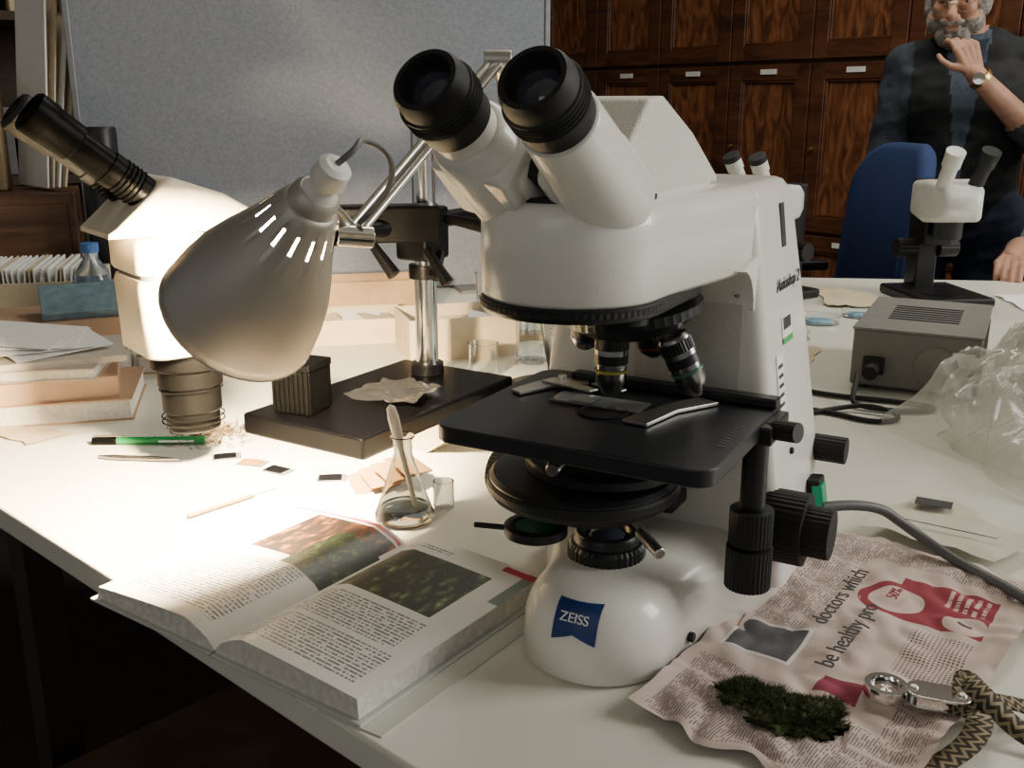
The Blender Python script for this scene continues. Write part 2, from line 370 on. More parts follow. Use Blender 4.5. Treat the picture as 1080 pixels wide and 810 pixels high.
# focus
cyl('focus_coarse_knob',(.10,.095,.078),(.135,.095,.078),.030,rubber,S,n=80,knurl=-.02)
cyl('focus_fine_knob',(.135,.095,.078),(.155,.095,.078),.021,rubber,S,n=64,knurl=-.03)
cyl('focus_coarse_knob_far',(-.10,.095,.078),(-.135,.095,.078),.030,rubber,S,n=80,knurl=-.02)
cyl('focus_fine_knob_far',(-.135,.095,.078),(-.155,.095,.078),.021,rubber,S,n=64,knurl=-.03)
cyl('column_side_knob',(.10,.235,.103),(.137,.235,.103),.0125,rubber,S,n=40,knurl=-.04)
cyl('base_stop_pin',(.066,.03,.02),(.078,.03,.02),.004,black,S,n=16)
cyl('base_stop_pin_b',(.063,.0,.012),(.076,.0,.012),.004,black,S,n=16)
box('power_switch_frame',(.012,.022,.036),(.1185,.206,.066),rubber,S,rot=(0,math.radians(-5),0))
box('power_switch',(.010,.017,.028),(.1225,.203,.066),mat('green_switch',(.0,.20,.10),.3,emit=(0,.5,.2),es=.12),S,rot=(0,math.radians(-9),0))
def onside(y,z,off=.0): 
    zs=[.02,.06,.12,.20,.27,.32,.345];hs=[.118,.113,.108,.098,.088,.081,.077]
    for i in range(6):
        if zs[i]<=z<=zs[i+1]: return (hs[i]+(hs[i+1]-hs[i])*(z-zs[i])/(zs[i+1]-zs[i])+off,y,z)
dark=mat('dark_print',(.02,.02,.025),.5,var=0)
def lab(name,w,h,y,z,m,t=.001): return box(name,(t,w,h),onside(y,z,.0005),m,S,rot=(0,-.13,0),bev=0)
lab('side_slot',.012,.036,.16,.315,dark)
lab('inventory_label',.03,.02,.15,.232,wht); lab('barcode',.024,.010,.15,.236,dark,.0014); lab('label_green_strip',.03,.005,.15,.222,mat('label_green',(.05,.4,.1),.5),.0014)
text('model_name','Axioskop 2',.016,onside(.165,.268,.001),(math.radians(90),0,math.radians(90)),dark,S)
lab('data_label',.02,.05,.12,.19,wht)
for i in range(5): lab('data_label_line',.014,.003,.12,.173+i*.008,dark,.0014)
for i,(y,z,m) in enumerate([(.14,.150,mat('led_green',(.1,.8,.1),.3,emit=(.3,1,.1),es=3)),(.14,.138,dark),(.14,.128,dark)]):
    cyl('indicator_%d'%(i+1),onside(y,z,-.001),onside(y,z,.003),.003,m,S,n=14)
box('front_recess_panel',(.09,.002,.12),(.03,.0835,.215),whitet,S,bev=.001)
for (x,z) in ((-.01,.268),(.07,.268)): cyl('panel_screw',(x,.083,z),(x,.0805,z),.003,steel,S,n=14)
# turret & objectives
tc_=V((.012,.012,.262)); td=V((.12,.10,-1)).normalized()
lathe('nosepiece_turret',[(.046,0),(.052,.002),(.052,.009),(.048,.011),(.038,.018),(.03,.022)],tc_-td*.006,td,black,S,n=90,knurl=-.012,ang=20)
def objective(name,base,d,col,L=.045,r=.0125):
    d=V(d).normalized();b=V(base)
    lathe(name+'_barrel',[(r*.85,0),(r,.003),(r,L*.45),(r*.93,L*.47),(r*.93,L*.75),(r*.6,L*.93),(r*.35,L),(0,L)],b,d,dsteel,S)
    lathe(name+'_knurl',[(r*1.04,0),(r*1.04,.009)],b+d*L*.08,d,black,S,n=60,knurl=-.04,ang=20)
    lathe(name+'_colour_ring',[(r*1.0,0),(r*1.0,.0022)],b+d*L*.57,d,col,S)
    lathe(name+'_black_sleeve',[(r*1.01,0),(r*1.01,.007)],b+d*L*.34,d,black,S)
objective('objective_low',(0,0,.247),(0,0,-1),mat('ring_yellow',(.45,.40,.05),.4),.050)
objective('objective_high',(.042,.014,.246),(.42,.2,-1),mat('ring_green',(.04,.14,.09),.4),.050)
objective('objective_mid',(.01,.045,.248),(.1,.5,-1),mat('ring_red',(.15,.02,.015),.4),.034)
objective('objective_far',(-.03,.03,.25),(-.42,.25,-1),mat('ring_blue',(.03,.05,.12),.4),.030)
# binocular tube
prism('tube_housing',[(-.105,.352),(-.108,.372),(-.058,.414),(-.03,.416),(.030,.392),(.092,.358),(.094,.352)],'x',-.046,.046,whitet,S,bev=.005)
loft('tube_dovetail',[[(x,y,.350) for x,y in rr(.05,.095,.03,0,-.008)],[(x,y,.3555) for x,y in rr(.05,.095,.03,0,-.008)]],white,S,bev=.001)
lathe('tube_ring_gap',[(.0535,0),(.0535,.003)],(0,-.068,.3515),(0,0,1),rubber,S)
ax=V((0,.834,-.552)).normalized()
for sx,nm in((1,'right'),(-1,'left')):
    e0=V((sx*.0335,-.196,.424))
    lathe('eyecup_'+nm,[(.0150,.004),(.0165,0),(.0195,0),(.0215,.004),(.0222,.012),(.0235,.013),(.0235,.028),(.0222,.030),(.0222,.040)],e0,ax,rubber,S,cap=False)
    lathe('eyecup_inner_'+nm,[(.0158,.002),(.0135,.010),(.0125,.011)],e0,ax,black,S,cap=False)
    lathe('eye_lens_'+nm,[(.0,.008),(.007,.0085),(.0125,.011),(.013,.014)],e0,ax,lensm,S,cap=False)
    for k in range(4): lathe('eyepiece_rib_%s'%nm,[(.0237,0),(.0244,.0006),(.0237,.0012)],e0+ax*(.0145+k*.003),ax,rubber,S,cap=False)
    if sx>0:
        lathe('ocular_tube_'+nm,[(.0205,0),(.0235,.001),(.024,.003),(.0255,.03),(.0275,.06),(.0285,.085),(.0275,.096),(.023,.104),(.012,.108)],e0+ax*.038,ax,white,S,ang=60)
    else:
        lathe('ocular_collar_'+nm,[(.0190,0),(.0205,.001),(.0205,.018),(.021,.02)],e0+ax*.038,ax,white,S,ang=50)
        lathe('ocular_tube_'+nm,[(.021,0),(.025,.004),(.0275,.03),(.0285,.05),(.0285,.075),(.02,.09)],e0+ax*.052,ax,white,S,ang=60)
    q=e0+ax*.108
    o=box('prism_housing_'+nm,(.052,.07,.040),(q.x-sx*.004,q.y+.006,q.z-.002),white,S,rot=(math.radians(-33.5),0,0),bev=.008)
box('prism_cover_left',(.056,.060,.046),(-.034,-.115,.371),white,S,rot=(math.radians(-33.5),math.radians(12),0),bev=.005)
cyl('hinge_axis',(0,-.125,.378),(0,-.06,.345),.012,black,S)
tube('power_cable',[(.280,.845,T+.06),(.33,.86,T+.06),(.37,.87,T+.03),(.40,.84,T+.012),(.425,.78,T+.012),(.45,.70,T+.012),(.50,.60,T+.0055)],.0048,mat('grey_cable',(.09,.09,.09),.5),S)
D.objects['power_cable'].matrix_parent_inverse=(Matrix.Translation(S.location)@Matrix.Rotation(math.radians(-28.7),4,'Z')).inverted()
# ================================================================ LAMP
LA=empty('desk_lamp',(0,0,T))
n0=V((-.168,.86,.332)); c0=V((-.2545,.93,.2234)); axl=(c0-n0).normalized()
prof=[(.021,.0),(.026,.006),(.0305,.018),(.037,.036),(.046,.058),(.056,.080),(.065,.104),(.071,.128),(.0745,.150),(.0755,.162)]
sh=lathe('lamp_shade',prof,n0,axl,alu,LA,n=70,cap=False,ang=60,skip=lambda i,j:(i==2 and j%5==0))
sm=sh.modifiers.new('s','SOLIDIFY'); sm.thickness=.0012; sm.offset=-1
lathe('shade_rim',[(.0755,0),(.0765,.001),(.0755,.002)],n0+axl*.161,axl,alu,LA,cap=False)
lathe('shade_neck',[(.0,-.012),(.017,-.012),(.021,-.008),(.0225,.0),(.0225,.004)],n0,axl,alu,LA,cap=False)
lathe('lamp_holder',[(.0,0),(.010,.0),(.0145,.004),(.0155,.02),(.012,.026),(.013,.03),(.016,.034),(.016,.04)],n0-axl*.046,axl,mat('white_plastic',(.70,.69,.65),.4,var=.02),LA,cap=False)
bulb=mat('hot_bulb',(1,1,1),.5,emit=(1,.80,.55),es=30)
lathe('bulb',[(.012,.02),(.014,.04),(.025,.065),(.027,.078),(.023,.092),(.012,.102),(0,.105)],n0,axl,bulb,LA,cap=False)
a=V((-.142,.905,.301));b=V((-.0155,1.15,.458))
for q in(-.007,.007): cyl('arm_bar',a+V((q,0,0)),b+V((q,0,0)),.0035,chrome,LA,n=12)
box('arm_flat',(.016,(b-a).length,.003),(a+b)/2,chrome,LA,rot=( math.asin((b-a).z/(b-a).length),0,math.atan2((b-a).y,(b-a).x)-math.pi/2),bev=.0005)
cyl('joint_knob',(-.155,.885,.30),(-.125,.90,.296),.010,chrome,LA,n=20)
cyl('joint_link',n0-axl*.01,(-.142,.905,.301),.006,steel,LA,n=16)
cyl('arm_lower',b,(.06,1.42,.03),.006,steel,LA,n=16)
cyl('elbow',b-V((.015,0,0)),b+V((.015,0,0)),.010,steel,LA,n=24)
lathe('lamp_base',[(.0,0),(.07,0),(.072,.004),(.07,.014),(.02,.022),(.012,.034),(0,.034)],(.06,1.42,0),(0,0,1),black,LA)
tube('lamp_cable',[n0-axl*.046,n0-axl*.058+V((.01,0,.003)),(-.125,.86,.385),(-.10,.87,.37),(-.105,.88,.335),(-.135,.895,.31)],.0028,mat('grey_flex',(.12,.12,.12),.5),LA)
pl=D.lights.new('lamp_bulb_light','POINT'); pl.energy=190; pl.color=(1,.76,.46); pl.shadow_soft_size=.022
po=link(D.objects.new('lamp_bulb_light',pl)); po.parent=LA; po.location=n0+axl*.122
# ================================================================ BOOM STAND + LEFT STEREO
ST=empty('boom_stand',(.007,-.06,T))
bm_=mat('stand_base_dark',(.0016,.0016,.002),.3,var=.2,spec=.06)
boomb=mat('boom_black',(.003,.003,.0035),.35,var=.2,spec=.12)
box('stand_base',(.20,.34,.028),(-.180,1.390,.014),bm_,ST,rot=(0,0,math.radians(-32)),bev=.004)
cyl('post',(-.132,1.50,.028),(-.132,1.50,.43),.0165,chrome,ST)
cyl('post_collar',(-.132,1.50,.028),(-.132,1.50,.045),.024,boomb,ST)
cyl('post_stop_collar',(-.132,1.50,.17),(-.132,1.50,.19),.024,boomb,ST)
box('boom_block',(.055,.06,.075),(-.135,1.50,.235),boomb,ST,rot=(0,0,math.radians(-30)),bev=.006)
hd=V((-.305,1.22,.25)); bo=V((-.132,1.50,.25)); bd=(hd-bo).normalized()
cyl('boom_bar',bo-bd*.16,hd,.012,boomb,ST)
cyl('boom_end_knob',bo-bd*.14+V((.01,0,0)),bo-bd*.19,.022,boomb,ST,knurl=-.04)
box('boom_cross_block',(.14,.045,.05),(-.175,1.44,.255),boomb,ST,rot=(0,0,math.radians(10)),bev=.005)
for i,(p,q) in enumerate([((-.20,1.42,.235),(-.165,1.40,.19)),((-.125,1.44,.22),(-.095,1.42,.175)),((-.10,1.46,.26),(-.04,1.43,.25)),((-.25,1.34,.235),(-.262,1.31,.195)),((-.105,1.45,.215),(-.115,1.43,.18))]):
    cyl('clamp_lever_%d'%(i+1),p,q,.006,boomb,ST,r1=.0095,n=20)
E=empty('stereo_microscope',(-.368,1.11,T),math.radians(-52))
def ring(hx,hy,r,z,cy=0): return [(x,y,z) for x,y in rr(hx,hy,r,0,cy)]
lathe('objective_lens_mount',[(.0,0),(.026,0),(.030,.003),(.030,.022),(.033,.025),(.033,.052),(.036,.054),(.036,.072),(.042,.076),(.042,.098)],(0,0,.050),(0,0,1),tubem,E,n=60)
for z in(.06,.066,.098,.104): lathe('grip_ring',[(.034,0),(.0355,.001),(.034,.002)],(0,0,z),(0,0,1),tubem,E,cap=False)
loft('zoom_body',[ring(.050,.055,.02,.146),ring(.055,.06,.022,.150),ring(.057,.062,.022,.225),ring(.055,.06,.022,.232)],cream,E,ang=60)
loft('zoom_body_groove',[ring(.052,.057,.02,.231),ring(.052,.057,.02,.240)],grey,E)
loft('upper_body',[ring(.056,.061,.022,.238),ring(.058,.063,.022,.242),ring(.058,.063,.022,.272),ring(.054,.059,.02,.278)],cream,E,ang=60)
loft('head_groove',[ring(.052,.057,.02,.277),ring(.052,.057,.02,.2795)],grey,E)
cyl('zoom_knob',(.055,0,.195),(.085,0,.195),.018,black,E,knurl=-.05); cyl('zoom_knob_b',(-.055,0,.195),(-.085,0,.195),.018,black,E,knurl=-.05)
hs=[]
for t_,w,zt in((-.088,.050,.284),(-.08,.054,.290),(-.03,.056,.334),(-.018,.055,.338),(.04,.046,.318),(.090,.034,.290),(.096,.030,.284)):
    hs.append([(x,t_,z) for x,z in rr(w,(zt-.279)/2,min(.008,(zt-.279)/2.2),0,(zt+.279)/2)])
loft('binocular_housing',hs,cream,E,ang=50)
ax2=V((0,-.77,.64)).normalized()
for sx,nm in((1,'right'),(-1,'left')):
    e0=V((sx*.030,-.035,.315))
    lathe('ocular_tube_'+nm,[(.0185,0),(.0185,.055),(.017,.056),(.0165,.09),(.020,.092),(.0205,.120),(.0215,.123),(.0215,.140),(.019,.143),(.014,.144),(.012,.138),(0,.137)],e0,ax2,tubem if sx>0 else rubber,E)
    for k in range(5): lathe('tube_rib',[(.0187,0),(.0198,.001),(.0187,.002)],e0+ax2*(.02+k*.005),ax2,tubem,E,cap=False)
box('head_bracket',(.05,.06,.04),(0,.085,.25),black,E,bev=.004)
# ================================================================ BOOK
BK=empty('open_field_guide',(-.230,.694,T),math.radians(-35.5))
W_,Hh=.152,.226
def pagemat(name,side_):
    m,nt,b=nodes(name); tc,u,v=uvs(nt)
    txt=textmask(nt,u,v,56,70)
    ink=(.16,.16,.17); pap=(.78,.77,.73)
    if side_=='L':
        reg=mth(nt,'MAXIMUM',rect(nt,u,v,.10,.88,.06,.50),rect(nt,u,v,.10,.27,.53,.93))
        col=mix(nt,mth(nt,'MULTIPLY',txt,reg),pap,ink)
        brown=photo_ramp(nt,tc,22,((.008,.003,.001),(.055,.018,.005),(.16,.065,.018),(.30,.15,.05)),leafy=16)
        green=photo_ramp(nt,tc,30,((.002,.007,.001),(.012,.03,.004),(.05,.09,.012),(.12,.17,.03)),leafy=24)
        col=mix(nt,rect(nt,u,v,.30,.97,.56,.95),col,brown); col=mix(nt,rect(nt,u,v,.66,.985,.50,.84),col,green)
        col=mix(nt,rect(nt,u,v,.05,.97,.965,.985),col,(.35,.05,.07))
    else:
        reg=mth(nt,'MAXIMUM',rect(nt,u,v,.10,.90,.05,.24),rect(nt,u,v,.10,.84,.27,.46))
        reg=mth(nt,'MAXIMUM',reg,rect(nt,u,v,.10,.45,.91,.94))
        col=mix(nt,mth(nt,'MULTIPLY',txt,reg),pap,ink)
        green=photo_ramp(nt,tc,18,((.003,.007,.002),(.018,.032,.008),(.065,.095,.028),(.16,.20,.08),(.36,.38,.26)),leafy=17)
        col=mix(nt,rect(nt,u,v,.12,.80,.50,.87),col,green)
        col=mix(nt,rect(nt,u,v,.93,1.0,.72,.99),col,(.12,.17,.14)); col=mix(nt,rect(nt,u,v,.78,1.0,.945,.985),col,(.45,.04,.07))
    nt.links.new(col,b.inputs['Base Color']); b.inputs['Roughness'].default_value=.38; return m
edge=mat('page_edges',(.66,.64,.58),.8,var=.15,scale=150)
def pageblock(name,sg,m,hb,ho):
    nx,ny=18,6; vs=[];fs=[]
    def h(t): return .004+(hb-.004)*min(1,(t/.22))**.6+(ho-hb)*max(0,(t-.22)/.78)**1.4
    for i in range(nx+1):
        t=i/nx
        for j in range(ny+1): vs.append((sg*(t*W_),Hh*j/ny,h(t)))
    top=len(vs)
    for i in range(nx+1):
        for j in (0,ny): vs.append((sg*(i/nx*W_+.002),Hh*j/ny+(-.001 if j==0 else .001),.003))
    me=D.meshes.new(name)
    for i in range(nx):
        for j in range(ny): a=i*(ny+1)+j; fs.append((a,a+ny+1,a+ny+2,a+1))
    ntop=len(fs)
    for i in range(nx):
        a=i*(ny+1); b=(i+1)*(ny+1); c=top+2*i; d=top+2*(i+1); fs.append((a,c,d,b)); fs.append((a+ny,b+ny,d+1,c+1))
    a=nx*(ny+1); c=top+2*nx
    fs.append(tuple([a+j for j in range(ny+1)]+[c+1,c]))
    me.from_pydata(vs,[],fs); uv=me.uv_layers.new(name='UV')
    for p in me.polygons:
        p.material_index=0 if p.index<ntop else 1
        for li in p.loop_indices:
            q=me.vertices[me.loops[li].vertex_index].co; t=abs(q.x)/W_; uv.data[li].uv=((t if sg>0 else 1-t),q.y/Hh)
    bm=bmesh.new();bm.from_mesh(me);bmesh.ops.recalc_face_normals(bm,faces=bm.faces);bm.to_mesh(me);bm.free()
    return fin(name,me,[m,edge],BK,ang=50)
pageblock('left_pages',-1,pagemat('left_page_print','L'),.022,.013)
pageblock('right_pages',1,pagemat('right_page_print','R'),.024,.018)
cov=mat('book_cover',(.55,.56,.52),.4,var=.05)
box('cover_left',(W_+.006,Hh+.010,.0025),(-W_/2-.004,Hh/2,.0015),cov,BK,bev=.0008)
box('cover_right',(W_+.006,Hh+.010,.0025),(W_/2+.004,Hh/2,.0015),cov,BK,bev=.0008)
prism('cover_flap',[(.12,-.008),(.178,-.004),(.176,Hh+.004),(.12,Hh+.002)],'z',.0002,.0012,mat('clear_cover',(.6,.6,.52),.15,var=.02),BK,bev=0)
# ================================================================ NEWSPAPER
def newsmat(name,plain=False):
    m,nt,b=nodes(name); tc,u,v=uvs(nt)
    pap=(.56,.44,.39); ink=(.22,.18,.18)
    txt=textmask(nt,v,u,92,80)
    colm=mth(nt,'GREATER_THAN',mth(nt,'FRACT',mth(nt,'MULTIPLY',v,6)),.08)
    txt=mth(nt,'MULTIPLY',txt,colm)
    if plain:
        col=mix(nt,mth(nt,'MULTIPLY',txt,rect(nt,u,v,.05,.95,.05,.95)),(.53,.40,.37),ink)
    else:
        sp=nt.nodes.new('ShaderNodeSeparateXYZ'); nt.links.new(tc.outputs['Object'],sp.inputs[0]); X,Y=sp.outputs[0],sp.outputs[1]
        p=mth(nt,'ADD',mth(nt,'MULTIPLY',X,.583),mth(nt,'MULTIPLY',Y,.812)); q=mth(nt,'SUBTRACT',mth(nt,'MULTIPLY',X,.812),mth(nt,'MULTIPLY',Y,.583))
        reg=mth(nt,'MAXIMUM',rect(nt,u,v,.03,.30,.46,.97),rect(nt,u,v,.80,.97,.03,.42)); reg=mth(nt,'MAXIMUM',reg,rect(nt,u,v,.05,.95,.02,.24))
        reg=mth(nt,'MAXIMUM',reg,rect(nt,u,v,.30,.97,.90,.98))
        col=mix(nt,mth(nt,'MULTIPLY',txt,reg),pap,ink)
        red=(.25,.025,.04); pale=(.58,.44,.40)
        col=mix(nt,rect(nt,p,q,.785,.862,-.190,-.112),col,red)
        col=mix(nt,circ(nt,p,q,.818,-.186,.031),col,red)
        col=mix(nt,circ(nt,p,q,.818,-.186,.0225),col,pale)
        col=mix(nt,circ(nt,p,q,.802,-.128,.017),col,pale)
        col=mix(nt,circ(nt,p,q,.802,-.128,.006),col,(.08,.05,.05))
        wn_=textmask(nt,p,q,140,600)
        col=mix(nt,mth(nt,'MULTIPLY',wn_,rect(nt,p,q,.828,.858,-.150,-.118)),col,(.60,.42,.39))
        vo=nt.nodes.new('ShaderNodeTexNoise'); vo.inputs['Scale'].default_value=14; nt.links.new(tc.outputs['UV'],vo.inputs['Vector'])
        ph=mix(nt,vo.outputs['Fac'],(.005,.005,.008),(.20,.19,.20))
        col=mix(nt,rect(nt,p,q,.664,.720,-.278,-.222),col,(.75,.7,.66))
        col=mix(nt,rect(nt,p,q,.667,.717,-.275,-.225),col,ph)
        col=mix(nt,rect(nt,p,q,.640,.670,-.196,-.165),col,(.25,.03,.06))
        dots=mth(nt,'GREATER_THAN',mth(nt,'FRACT',mth(nt,'MULTIPLY',p,320)),.5)
        dots=mth(nt,'MULTIPLY',dots,mth(nt,'GREATER_THAN',mth(nt,'FRACT',mth(nt,'MULTIPLY',q,320)),.5))
        col=mix(nt,mth(nt,'MULTIPLY',dots,rect(nt,p,q,.70,.775,-.160,-.115)),col,(.06,.03,.04))
    nt.links.new(col,b.inputs['Base Color']); b.inputs['Roughness'].default_value=.85; return m
def sheet(name,P,nu,nv,m,amp=.004,base=.0012,curl=0,seed=0,crease=.7,par=None):
    me=D.meshes.new(name);vs=[];fs=[]
    P=[V(p) for p in P]
    for i in range(nu+1):
        for j in range(nv+1):
            u=i/nu;v=j/nv; q=P[0]*(1-u)*(1-v)+P[1]*u*(1-v)+P[2]*u*v+P[3]*(1-u)*v
            n=noise.noise(V((q.x*14+seed,q.y*14,0)))*.6+abs(noise.noise(V((q.x*38,q.y*30+seed,3))))*crease
            e=max(0,1-min(u,1-u,v,1-v)*9)
            z=base+amp*max(0,n+.2)+curl*e*max(0,noise.noise(V((q.x*9+seed,q.y*9,5)))+.25)
            jx=e*.012*noise.noise(V((q.x*30,q.y*30,seed)))
            vs.append((q.x+jx,q.y+jx,z))
    for i in range(nu):
        for j in range(nv): a=i*(nv+1)+j; fs.append((a,a+nv+1,a+nv+2,a+1))
    me.from_pydata(vs,[],fs);uv=me.uv_layers.new(name='UV')
    for l in me.loops:
        k=l.vertex_index; uv.data[l.index].uv=((k//(nv+1))/nu,(k%(nv+1))/nv)
    return fin(name,me,m,None,loc=(0,0,T),ang=80)
NW=sheet('newspaper',[(.085,.622),(.21,.485),(.465,.785),(.312,.930)],70,100,newsmat('newsprint'),amp=.0075,curl=.018,base=.003,crease=1.0)
sheet('newspaper_underlay',[(.150,.64),(.21,.55),(.34,.88),(.275,.955)],40,60,newsmat('newsprint_plain',True),amp=.003,curl=.012,base=.0006,seed=7)
ta=math.atan2(.812,.583)
text('headline_1','doctors which',.020,(.278,.770,.0118),(0,0,ta),dark,NW)
text('headline_2','be healthy pro',.020,(.264,.706,.0118),(0,0,ta),dark,NW)
redp=mat('print_red',(.25,.025,.04),.7,var=0)
text('circle_text','50%',.013,(.325,.774,.0112),(0,0,ta),redp,NW)
cardw=sheet('handwritten_note',[(.345,.918),(.435,.83),(.50,.875),(.44,1.0)],14,14,mat('note_paper',(.58,.54,.44),.8,var=.05),amp=.004,base=.013,seed=9)
box('photo_patch',(.035,.02,.0005),(.43,.955,.0195),dark,cardw,rot=(0,0,-.5),bev=0)
for i in range(4): box('written_line',(.05-.006*i,.0012,.0004),(.405+.012*i,.90-.008*i,.0195),dark,cardw,rot=(0,0,-.6),bev=0)
# moss
mg=mat('moss_green',(.038,.048,.012),.9,var=.6,scale=200)
def moss(name,c,rx,ry,h,n):
    bm=bmesh.new(); bmesh.ops.create_icosphere(bm,subdivisions=5,radius=1); s0=V((c[0],c[1],0))*20
    for v in bm.verts:
        q=v.co.copy(); k=1+.55*noise.noise(q*1.8+s0)+.3*noise.noise(q*5+s0); kz=1+.6*noise.noise(q*6+s0)
        v.co=V((q.x*rx*k,q.y*ry*k,max(-.0005,q.z*h*kz)))
    base=[v.co.copy() for v in bm.verts if v.co.z>.0002]
    for _ in range(n):
        p=random.choice(base); d=V((p.x/rx*.9+random.uniform(-.9,.9),p.y/ry*.9+random.uniform(-.9,.9),random.uniform(0,.9))).normalized()*random.uniform(.002,.006)
        s=V((random.uniform(-1,1),random.uniform(-1,1),random.uniform(-.3,.3))).normalized()*.0004
        a=bm.verts.new(p-s);b=bm.verts.new(p+s);c_=bm.verts.new(p+d); bm.faces.new((a,b,c_))
    me=D.meshes.new(name);bm.to_mesh(me);bm.free(); return fin(name,me,mg,None,loc=(c[0],c[1],T+.008),smooth=False)
moss('moss_clump',(.166,.625),.020,.017,.007,4500); moss('moss_clump',(.194,.600),.029,.023,.008,8000)
# loupe
LO=empty('folding_loupe',(.262,.622,T+.011),math.radians(-20))
lathe('loupe_rim',[(.010,0),(.0145,0),(.015,.002),(.015,.007),(.0145,.009),(.0105,.009),(.010,.007),(.010,0)],(0,0,0),(0,0,1),chrome,LO,cap=False)
lathe('loupe_lens',[(.0,.003),(.0102,.003),(.0102,.005),(.0,.0065)],(0,0,0),(0,0,1),glass,LO,cap=False)
prism('loupe_case',rr(.021,.011,.010,.034,0),'z',0,.002,chrome,LO,bev=.0005); prism('loupe_case_top',rr(.021,.011,.010,.034,0),'z',.008,.010,chrome,LO,bev=.0005)
cyl('loupe_rivet',(.018,0,-.0005),(.018,0,.0115),.003,steel,LO,n=20); cyl('loupe_rivet_b',(.049,0,0),(.049,0,.0115),.003,steel,LO,n=20)
m,nt,b=nodes('woven_strap'); tc,u,v=uvs(nt)
zz=mth(nt,'ABSOLUTE',mth(nt,'SUBTRACT',mth(nt,'FRACT',mth(nt,'MULTIPLY',v,14)),.5)); zz=mth(nt,'GREATER_THAN',mth(nt,'FRACT',mth(nt,'ADD',mth(nt,'MULTIPLY',u,2.0),mth(nt,'MULTIPLY',zz,1.6))),.55)
nt.links.new(mix(nt,zz,(.035,.025,.015),(.28,.22,.13)),b.inputs['Base Color']); b.inputs['Roughness'].default_value=.9; strapm=m
def ribbon(name,pts,w,m,par=None,n=60,tilt=.08):
    P=[V(p) for p in pts]; vs=[];fs=[]
    def cr3(t):
        s=t*(len(P)-1);i=min(int(s),len(P)-2);f=s-i
        p0=P[max(i-1,0)];p1=P[i];p2=P[i+1];p3=P[min(i+2,len(P)-1)]
        return .5*((2*p1)+(-p0+p2)*f+(2*p0-5*p1+4*p2-p3)*f*f+(-p0+3*p1-3*p2+p3)*f**3)
    for i in range(n+1):
        c=cr3(i/n);d=(cr3(min(1,i/n+.01))-cr3(max(0,i/n-.01))).normalized(); s=V((-d.y,d.x,tilt)).normalized()*w/2
        vs+= [c-s,c+s]
    for i in range(n): fs.append((2*i,2*i+1,2*i+3,2*i+2))
    me=D.meshes.new(name);me.from_pydata([tuple(v) for v in vs],[],fs);uv=me.uv_layers.new(name='UV')
    for l in me.loops: k=l.vertex_index; uv.data[l.index].uv=(k%2,(k//2)/n)
    o=fin(name,me,m,par,ang=80); s=o.modifiers.new('s','SOLIDIFY'); s.thickness=.0010; return o
LS=empty('loupe_strap',(0,0,T))
ribbon('strap_a',[(.300,.606,.014),(.325,.604,.018),(.350,.606,.012),(.375,.597,.007),(.41,.585,.004)],.017,strapm,LS)
ribbon('strap_b',[(.302,.604,.013),(.312,.588,.015),(.298,.568,.010),(.27,.552,.004),(.23,.535,.004)],.017,strapm,LS)
ribbon('strap_c',[(.306,.600,.017),(.318,.625,.021),(.320,.603,.023),(.338,.578,.010),(.37,.55,.004)],.015,strapm,LS,tilt=.5)
# ================================================================ FLASK, PEN etc
FL=empty('conical_flask',(-.110,.958,T))
lathe('flask_glass',[(.0,.0005),(.028,.0005),(.0305,.003),(.0305,.008),(.0245,.024),(.0115,.064),(.0095,.072),(.0095,.086),(.0125,.090),(.0120,.091),(.0085,.087),(.0082,.072),(.0100,.064),(.023,.024),(.0288,.008),(.028,.0035),(0,.0028)],(0,0,0),(0,0,1),glass,FL,cap=False,ang=60)
lathe('flask_water',[(.0,.003),(.0277,.0036),(.0286,.008),(.0258,.0155),(0,.0155)],(0,0,0),(0,0,1),water,FL,cap=False)
pw=mat('pipette_plastic',(.8,.72,.6),.3,var=.02)
lathe('pipette',[(.0012,0),(.0028,.01),(.0028,.070),(.0052,.085),(.0060,.105),(.0045,.116),(.0,.120)],(.012,.004,.006),(-.20,-.03,1),pw,FL,n=24)
SB=empty('specimen_jar',(-.072,.99,T))
lathe('jar_glass',[(0,.0005),(.010,.0005),(.011,.002),(.011,.03),(.0095,.03),(.0095,.003),(0,.003)],(0,0,0),(0,0,1),glass,SB,cap=False)
PN=empty('ballpoint_pen',(-.45,1.195,T+.0052),math.radians(2))
gp=mat('pen_green',(.008,.17,.045),.3,var=.02)
cyl('pen_barrel',(-.045,0,0),(.065,0,0),.0048,gp,PN,n=24); cyl('pen_cap',(-.075,0,0),(-.045,0,0),.0052,tubem,PN,n=24); cyl('pen_tip',(.065,0,0),(.075,0,0),.0045,steel,PN,r1=.001,n=24)
box('pen_clip',(.035,.003,.001),(-.055,0,.0065),steel,PN,bev=.0003); box('pen_band',(.045,.0101,.003),(.03,0,0),wht,PN,bev=.001)
TW=empty('tweezers',(-.448,1.135,T+.002),math.radians(-6))
for s in(-1,1): prism('tweezer_leg',[(-.05,s*.0005),(-.03,s*.005),(.02,s*.005),(.052,s*.001),(.02,s*.002),(-.03,s*.002)],'z',0,.003,dsteel,TW,bev=.0003)
SLm=mat('slide_label_brown',(.22,.10,.02),.6); SLd=mat('slide_label_black',(.002,.002,.003),.5,spec=.06)
for i,(x,y,r,k) in enumerate([(-.345,1.148,.3,SLd),(-.308,1.125,-.3,SLm),(-.272,1.10,-.5,SLd),(-.205,1.075,.1,SLd)]):
    e=empty('microscope_slide',(x,y,T+.0008),r); box('slide_glass',(.034,.02,.0011),(0,0,0),gl,e,bev=0); box('slide_label',(.026,.018,.0008),(-.002,0,.0012),k,e,bev=0)
